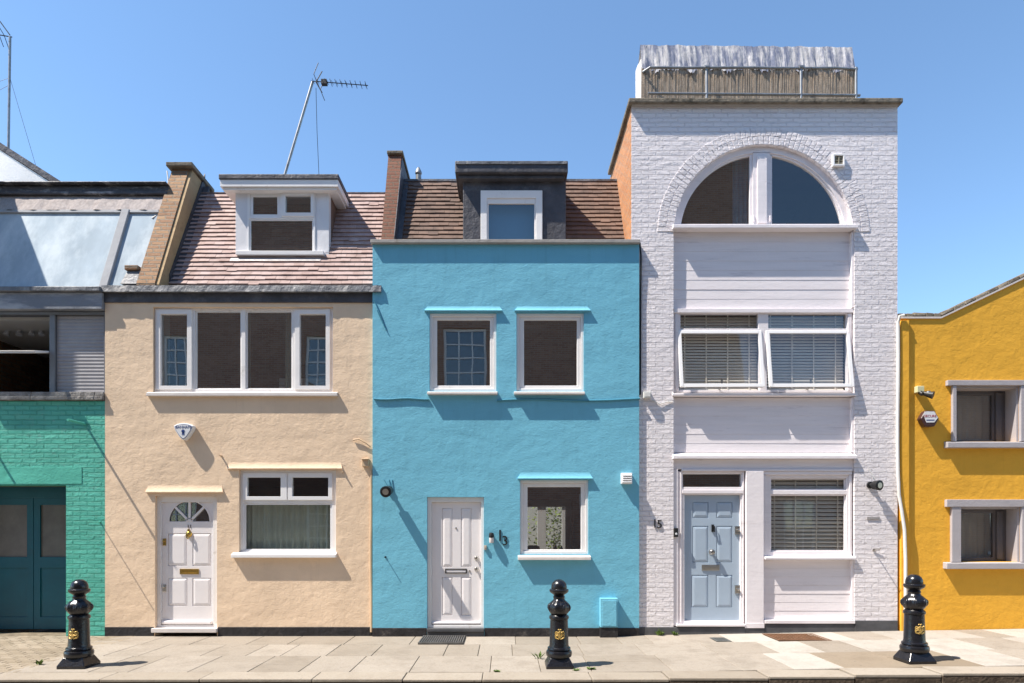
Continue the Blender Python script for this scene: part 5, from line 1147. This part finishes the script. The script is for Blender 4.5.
cable([P(898, 325, -0.03), P(899.5, 316, -0.06), P(904, 315, -0.06)]+[P(899.0, 330, -0.04), P(898.6, 480, -0.035)][:0], 0.02, 'cable', 'short white cable bend at the top corner of the yellow wall')
cable([P(897.9+0.35*math.sin(i*0.7), 322+16.5*i, -0.03) for i in range(10)]+[P(899, 495, -0.04), P(902, 512, -0.05), P(904.5, 530, -0.055), P(905.5, 560, -0.055), P(905.5, 612, -0.055)], 0.024, 'cable', 'white cable running down between the white and yellow houses')
cable([P(371.5, 470, -0.02)]+[P(371.2+0.3*math.sin(i), 480+16*i, -0.02) for i in range(9)]+[P(371.5, 632, -0.02)], 0.022, 'creamcable', 'cream painted conduit at the right edge of the cream wall')
c = P(366, 463, 0); mb = MB(); mb.box(c.x-0.05, c.x+0.05, -0.07, 0.0, c.z-0.06, c.z+0.045); mb.box(c.x-0.055, c.x+0.06, -0.10, 0.0, c.z+0.0455, c.z+0.06)
tag(mb.build('fuse_box', M['creamcable'], bevel=0.006), 'cream painted fuse box at the right edge of the cream wall', 'fuse box')
cable([P(353, 440, -0.02), P(359, 439, -0.03), P(366, 443, -0.03), P(371, 447, -0.02)], 0.012, 'creamcable', 'cream painted cable loop above the fuse box')
cable([P(374, 300, -0.06), P(379, 312, -0.06), P(384, 325, -0.06), P(386, 330, -0.06), P(382, 322, -0.055), P(377, 310, -0.055)], 0.007, 'bluecable', 'thin looped wire on the blue wall under the gutter end')

# aerials
def yagi(mb, a, b, n, lens, vert=False):
    a, b = Vector(a), Vector(b); mb.tube([a, b], 0.008, 6); d_ = (b-a).normalized()
    side = Vector((0, 1, 0)) if not vert else Vector((0, 0.3, 1))
    for i in range(n):
        p = a + (b-a)*(i+0.5)/n; L = lens*(1-0.35*i/n); mb.tube([p-side*L, p+side*L], 0.004, 5)
ty = 1.5
t = thing('tv_aerial', tuple(P(286, 173, ty)), 'leaning television aerial pole with long yagi above the cream house dormer', 'aerial')
mb = MB(); mb.tube([P(282.3, 183, ty), P(312.5, 82, ty)], 0.024, 10); mb.build('mast', M['pipe'], t, smooth=True)
mb = MB(); yagi(mb, P(311, 81, ty), P(368, 85.5, ty), 12, 0.07, False)
for k in range(9): 
    p = P(326+5*k, 82.3+0.36*k, ty); mb.tube([p+Vector((-0.008,-0.06,0.03)), p+Vector((0.008,0.06,-0.03))], 0.005, 5)
mb.build('boom', M['iron'], t)
mb = MB(); c = P(316, 82, ty); 
for s_ in (-1, 1): mb.tube([c, c+Vector((0.11, 0, 0.24*s_*0.8)), ], 0.009, 6); mb.tube([c+Vector((0.02,-0.2,0)), c+Vector((0.10,-0.2,0.2*s_))], 0.006, 6); mb.tube([c+Vector((0.02,0.2,0)), c+Vector((0.10,0.2,0.2*s_))], 0.006, 6)
mb.tube([c+Vector((0.02,-0.2,0)), c+Vector((0.02,0.2,0))], 0.006, 6); mb.box(c.x+0.1, c.x+0.2, c.y-0.04, c.y+0.04, c.z-0.05, c.z+0.03); mb.build('reflector', M['iron'], t)
mb = MB(); mb.tube([P(316, 88, ty), P(317, 130, ty), P(319, 176, ty)], 0.005, 5); mb.build('lead_wire', M['iron'], t)
ty = 5.0
t = thing('tv_aerial', tuple(P(8, 160, ty)), 'straight television aerial mast at the far left behind the teal building', 'aerial')
mb = MB(); mb.tube([P(8, 175, ty), P(10, 37, ty)], 0.028, 10); mb.build('mast', M['pipe'], t, smooth=True)
mb = MB(); a, b = P(12, 37, ty), P(-30, 30, ty); mb.tube([a, b], 0.012, 6)
for px_, py_, l in ((4, 35, 0.3), (-1, 34.5, 0.28), (-6, 33.5, 0.28)): p = P(px_, py_, ty); mb.tube([p+Vector((-0.12,-0.2,l)), p], 0.008, 5); mb.tube([p+Vector((-0.05,0.2,-l*0.5)), p], 0.008, 5)
c = P(4, 33, ty); mb.tube([c+Vector((-0.1,0,0.28)), c+Vector((0.14,0,-0.05))], 0.012, 6); mb.build('boom', M['iron'], t)
mb = MB(); mb.tube([P(10, 78, ty), P(40, 180, ty)], 0.004, 5); mb.tube([P(9, 78, ty), P(-40, 96, ty)], 0.004, 5); mb.tube([P(9, 85, ty), P(-40, 112, ty)], 0.004, 5); mb.build('guy_wire', M['iron'], t)
c = P(418.5, 181, 1.5); mb = MB(); mb.lathe([(0.05,-0.3),(0.05,0.10),(0.035,0.11),(0.06,0.13),(0.06,0.16),(0.04,0.2),(0.02,0.24),(0.001,0.25)], tuple(c), 14)
tag(mb.build('roof_flue', M['pipe'], smooth=True), 'small grey flue on the blue house roof beside the brick party wall', 'flue')

# ================================================================== STREET THINGS
def bollard(loc):
    t = thing('bollard', loc, '', 'bollard', 'black and gold cast iron bollards along the kerb')
    o = Vector(loc)
    mb = MB(); hw = 0.165
    lo = [(-hw,-hw,-0.1),(hw,-hw,-0.1),(hw,hw,-0.1),(-hw,hw,-0.1)]; md = [(-hw,-hw,0.035),(hw,-hw,0.035),(hw,hw,0.035),(-hw,hw,0.035)]
    k = 0.115; tp_ = [(-k,-k,0.135),(k,-k,0.135),(k,k,0.135),(-k,k,0.135)]
    fs = [(8,9,10,11),(3,2,1,0)]
    for a in (0, 4):
        for j in range(4): fs.append((a+j, a+(j+1)%4, a+4+(j+1)%4, a+4+j))
    mb.add([o+Vector(v) for v in lo+md+tp_], fs); mb.build('base', M['black'], t, bevel=0.012, seg=3)
    pr = [(0.10,0.12),(0.150,0.135),(0.158,0.16),(0.158,0.185),(0.150,0.205),(0.132,0.215),(0.142,0.228),(0.138,0.245),(0.122,0.255),(0.116,0.28),(0.108,0.58),(0.107,0.60),(0.118,0.608),(0.121,0.625),(0.118,0.64),(0.108,0.648),(0.098,0.66)]
    mb = MB(); mb.lathe(pr, o, 48); mb.build('shaft', M['black'], t, smooth=True)
    # gadrooned bulb
    mb = MB(); n = 64; bp = [(0.09,0.655),(0.112,0.68),(0.126,0.71),(0.131,0.74),(0.128,0.77),(0.115,0.80),(0.092,0.825),(0.075,0.84),(0.068,0.86)]
    vs, fs = [], []
    for i, (r, z) in enumerate(bp):
        for q_ in range(n):
            a = 2*math.pi*q_/n; rr2 = r*(1+0.045*abs(math.sin(a*4))*math.sin(math.pi*i/(len(bp)-1))*2 - 0.03); vs.append((o.x+rr2*math.cos(a), o.y+rr2*math.sin(a), o.z+z))
    for i in range(len(bp)-1):
        for q_ in range(n): fs.append((i*n+q_, i*n+(q_+1)%n, (i+1)*n+(q_+1)%n, (i+1)*n+q_))
    mb.add(vs, fs)
    for q_ in range(8):
        a = 2*math.pi*(q_+0.5)/8; c_ = o+Vector((0.128*math.cos(a), 0.128*math.sin(a), 0.75)); mb.tube([c_+Vector((0,0,-0.045)), c_+Vector((0,0,-0.015)), c_+Vector((0,0,0.015)), c_+Vector((0,0,0.04))], [0.006,0.021,0.021,0.007], 10)
    mb.build('bulb', M['black'], t, smooth=True)
    pr = [(0.06,0.85),(0.07,0.87),(0.072,0.885),(0.062,0.90),(0.075,0.915),(0.105,0.935),(0.117,0.955),(0.117,0.972),(0.108,0.98),(0.094,0.985),(0.096,1.0),(0.092,1.03),(0.080,1.06),(0.058,1.085),(0.03,1.098),(0.001,1.102)]
    mb = MB(); mb.lathe(pr, o, 48); mb.build('cap', M['black'], t, smooth=True)
    # gilded scrollwork cypher on the street side
    mb = MB()
    def wrap(u_, v_, dr=0.0):
        r = 0.1165 - (v_+0.42-0.28)/0.30*0.008 + dr; a = -math.pi/2 + u_/r
        return (o.x+r*math.cos(a), o.y+r*math.sin(a), o.z+0.42+v_)
    def curve(f, n_, r_): mb.tube([wrap(*f(i/n_), 0.004) for i in range(n_+1)], r_, 6)
    for s_ in (-1, 1):
        curve(lambda t_: (s_*(0.012+0.045*math.sin(t_*math.pi*1.15)), -0.055+0.10*t_), 16, 0.0052)
        curve(lambda t_: (s_*(0.036+0.020*math.cos(t_*6.28)), 0.018+0.020*math.sin(t_*6.28)), 16, 0.0048)
        curve(lambda t_: (s_*(0.034+0.022*math.cos(t_*6.28)), -0.030+0.018*math.sin(t_*6.28)), 16, 0.0048)
        curve(lambda t_: (s_*(0.048*(1-t_)), 0.045-0.085*t_), 10, 0.0045)
        curve(lambda t_: (s_*0.022*t_, 0.058+0.010*math.sin(t_*3.14)), 8, 0.005)
    curve(lambda t_: (0.0, -0.05+0.115*t_), 8, 0.005)
    curve(lambda t_: (-0.045+0.09*t_, -0.005), 8, 0.0045)
    mb.build('gilded_emblem', M['gold'], t, smooth=True)
    return t
bx1 = X(79, -2.2)
b0 = bollard((bx1, -2.2, G(bx1)))
b0['label'] = 'black bollard with gold emblem in front of the teal garage'
for px, lab in ((559, 'black bollard with gold emblem in front of the blue house'), (914.5, 'black bollard with gold emblem in front of the yellow wall')):
    b = copy_tree(b0); xx = X(px, -2.2); b.location = (xx, -2.2, G(xx)); b['label'] = lab
b0.scale.z = 0.965
for o_ in bpy.data.objects:
    if o_.name.startswith('bollard'): o_.scale.z = 0.965; o_.rotation_euler = (random.uniform(-0.012, 0.012), random.uniform(-0.016, 0.016), 0)

# covers and grates let into the pavement
t = thing('doormat_grating', (X(441), -0.55, 0.0), 'black slatted grating on the pavement below the blue house door', 'grating')
x0, x1, y0, y1 = X(420, -0.5), X(464.5, -0.5), -0.74, -0.14
mb = MB(); mb.box(x0, x1, y0, y1, 0.003, 0.012); mb.build('tray', M['blackmatt'], t)
mb = MB(); n = 20
for i in range(n): mb.box(x0+(x1-x0)*(i+0.15)/n, x0+(x1-x0)*(i+0.62)/n, y0+0.02, y1-0.02, 0.0125, 0.035)
mb.box(x0, x1, y0, y0+0.018, 0.0125, 0.032); mb.box(x0, x1, y1-0.018, y1, 0.0125, 0.032); mb.build('slats', basic('worn_grey_iron', (0.16, 0.155, 0.15), 0.5, 0.4, 0.3, 8), t)
def cover(name, pa, pb, ya, yb2, m, label, grid):
    yc_ = (ya+yb2)/2; x0, x1 = X(pa, yc_), X(pb, yc_); z = G((x0+x1)/2)+0.004
    t = thing(name, ((x0+x1)/2, yc_, z), label, 'manhole cover')
    mb = MB(); mb.plate(x0, x1, -yb2, -ya, [(x0+0.03, x1-0.03, -yb2+0.03, -ya-0.03)], 0, 0.006); mb.v = [(v[0], -v[2], z+0.006-v[1]+0.001*0) for v in mb.v]; mb.build('frame', m, t)
    mb = MB(); mb.box(x0+0.03, x1-0.03, ya+0.03, yb2-0.03, z-0.002, z+0.001)
    nx_, ny_ = grid
    for i in range(nx_):
        for j in range(ny_):
            cx2 = x0+0.04+(x1-x0-0.08)*(i+0.5)/nx_; cy2 = ya+0.04+(yb2-ya-0.08)*(j+0.5)/ny_; s_ = 0.32*(x1-x0-0.08)/nx_
            mb.box(cx2-s_, cx2+s_, cy2-s_, cy2+s_, z+0.0011, z+0.006)
    mb.build('plate', m, t)
cover('manhole_cover', 770, 822, -0.72, -0.12, M['rust'], 'rust brown studded cover in the pavement under the white house window', (12, 8))
cover('stopcock_cover', 713, 728, -0.68, -0.36, M['greycover'], 'small grey iron cover in the pavement before the powder blue door', (4, 4))

def weed(x, y, n, hgt, label, seed):
    rg = random.Random(seed); t = MB(); z = G(x)
    for i in range(n):
        a = rg.uniform(0, 6.28); L = hgt*rg.uniform(0.5, 1.1); lean = rg.uniform(0.2, 0.8); o = Vector((x+rg.uniform(-.03,.03), y+rg.uniform(-.02,.02), z-0.005))
        d_ = Vector((math.cos(a)*lean, math.sin(a)*lean, 1)).normalized(); s_ = d_.cross(Vector((0,0,1))).normalized()*rg.uniform(0.008, 0.02)
        p1, p2 = o+d_*L*0.55, o+d_*L+Vector((math.cos(a)*0.02, math.sin(a)*0.02, -0.01))
        t.quad(o, p1-s_, p2, p1+s_)
        if rg.random() < 0.6: q1 = p1+Vector((rg.uniform(-.03,.03), rg.uniform(-.03,.03), 0.01)); t.quad(p1, (p1+q1)/2+s_, q1, (p1+q1)/2-s_)
    return tag(t.build('weed', M['leaf']), label, 'weed', 'weeds in the pavement joints')
weed(X(659), -0.05, 26, 0.13, 'taller green weed at the foot of the left white pier', 1)
weed(X(674), -0.05, 14, 0.09, 'smaller green weed near the powder blue door step', 2)
weed(X(538.5, -1.7), -1.75, 8, 0.11, 'thin weed left of the middle bollard', 3)
weed(X(590, -2.3), -2.36, 22, 0.04, 'low moss tuft at the kerb right of the middle bollard', 4)
weed(X(46, -2.0), -2.1, 14, 0.08, 'small weed left of the left bollard', 5)
weed(X(575, -2.3), -2.42, 20, 0.035, 'flat moss patch at the kerb below the middle bollard', 6)
weed(X(497, -2.4), -2.47, 20, 0.03, 'flat moss patch in the kerb joint below the blue door', 8)

# ================================================================== THE OTHER SIDE OF THE STREET (seen reflected in the panes)
sheet('far_pavement', -40, 40, -13.2, -11.4, 0.0, M['slab'])
def opposite(x0, x1, zt_, label, nrow, centres, m, ww=0.6, wh=1.9):
    t = thing('brick_terrace', ((x0+x1)/2, -13.2, 0), label, 'house')
    rh = 3.0; holes = []
    for r_ in range(nrow):
        for xc in centres:
            zb = 0.8+rh*r_; holes.append((xc-ww, xc+ww, zb, zb+wh))
    mb = MB(); mb.plate(x0, x1, -0.3, zt_, holes, -13.5, -13.2); mb.build('wall', m, t)
    mb = MB(); mb.box(x0, x1, -13.6, -13.05, zt_, zt_+0.18); mb.build('cornice', M['wstone'], t)
    mb = MB(); mb.box(x0, x1, -21, -13.7, -0.3, zt_-0.1); mb.build('rear_wall', M['interior'], t)
    src = None
    for hh in holes:
        if src is None:
            mb = MB(); xa, xb, za, zb = hh; w_, g_ = 0.09, (xb-xa-0.18-0.09)/3; gz_ = (zb-za-0.18-0.135)/4
            hs = [(xa+w_+(g_+0.045)*i, xa+w_+(g_+0.045)*i+g_, za+0.09+(gz_+0.045)*j, za+0.09+(gz_+0.045)*j+gz_) for i in range(3) for j in range(4)]
            mb.plate(xa, xb, za, zb, hs, -13.36, -13.30); mb.box(xa-0.1, xb+0.1, -13.3, -13.1, za-0.1, za-0.001); src = mb.build('window', M['wpaint'], t); sx, sz = xa, za
            mb = MB(); mb.quad((xa,-13.34,za),(xb,-13.34,za),(xb,-13.34,zb),(xa,-13.34,zb)); gsrc = mb.build('pane', M['darkglass'], src)
        else:
            c = src.copy(); col.objects.link(c); c.parent = t; c.location = (hh[0]-sx, 0, hh[2]-sz)
            g2 = gsrc.copy(); col.objects.link(g2); g2.parent = c
    return t
opposite(-20, -3.6, 14.6, 'tall brown brick terrace across the street, facing the cream and teal houses', 4, [-18.6, -15.4, -11.9, -6.7], M['terrace'])
opposite(-3.55, 4.6, 11.3, 'lower brown brick house across the street, facing the blue house', 3, [-1.45, 3.5], M['terrace'], 0.78, 2.15)
opposite(4.65, 9.3, 15.5, 'taller brick block across the street, seen reflected in the arched window', 4, [5.4, 7.6], M['terrace'])
opposite(9.35, 20, 8.5, 'low brick terrace across the street, at the right of the taller block', 2, [10.8, 13.4, 16, 18.6], M['terrace'])

# ================================================================== CAMERA, LIGHT, WORLD
cam = bpy.data.cameras.new('camera'); co = bpy.data.objects.new('camera', cam); col.objects.link(co)
co.location = (0, -CD, CZ); co.rotation_euler = (R(90), 0, 0)
cam.sensor_width = 36; cam.lens = F/1024*36; cam.shift_x = (512-VX)/1024; cam.shift_y = (VY-341.5)/1024
cam.clip_end = 3000; cam.clip_start = 0.05
sc.camera = co
sd = Vector((-0.61, -0.215, 1.0)).normalized()
sun = bpy.data.lights.new('sun', 'SUN'); sun.energy = 4.0; sun.angle = R(0.5); sun.color = (1.0, 0.925, 0.82)
so = bpy.data.objects.new('sun', sun); col.objects.link(so); so.rotation_euler = sd.to_track_quat('Z', 'Y').to_euler(); so.location = (-8, -4, 20)
wd = bpy.data.worlds.new('World'); sc.world = wd; wd.use_nodes = True; nt = wd.node_tree; nt.nodes.clear()
sk = nt.nodes.new('ShaderNodeTexSky'); sk.sky_type = 'NISHITA'; sk.sun_disc = False
sk.sun_elevation = math.asin(sd.z); sk.sun_rotation = math.atan2(sd.x, sd.y); sk.air_density = 0.85; sk.dust_density = 0.0; sk.ozone_density = 0.3
bg = nt.nodes.new('ShaderNodeBackground'); bg.inputs[1].default_value = 0.125
wo = nt.nodes.new('ShaderNodeOutputWorld'); nt.links.new(mixc(nt, 1.0, sk.outputs[0], (0.80, 0.93, 0.97), 'MULTIPLY'), bg.inputs[0]); nt.links.new(bg.outputs[0], wo.inputs[0])
sc.view_settings.view_transform = 'Standard'; sc.view_settings.look = 'None'; sc.view_settings.gamma = 1.0; sc.view_settings.exposure = 1.2
sc.cycles.max_bounces = 8; sc.cycles.transparent_max_bounces = 12
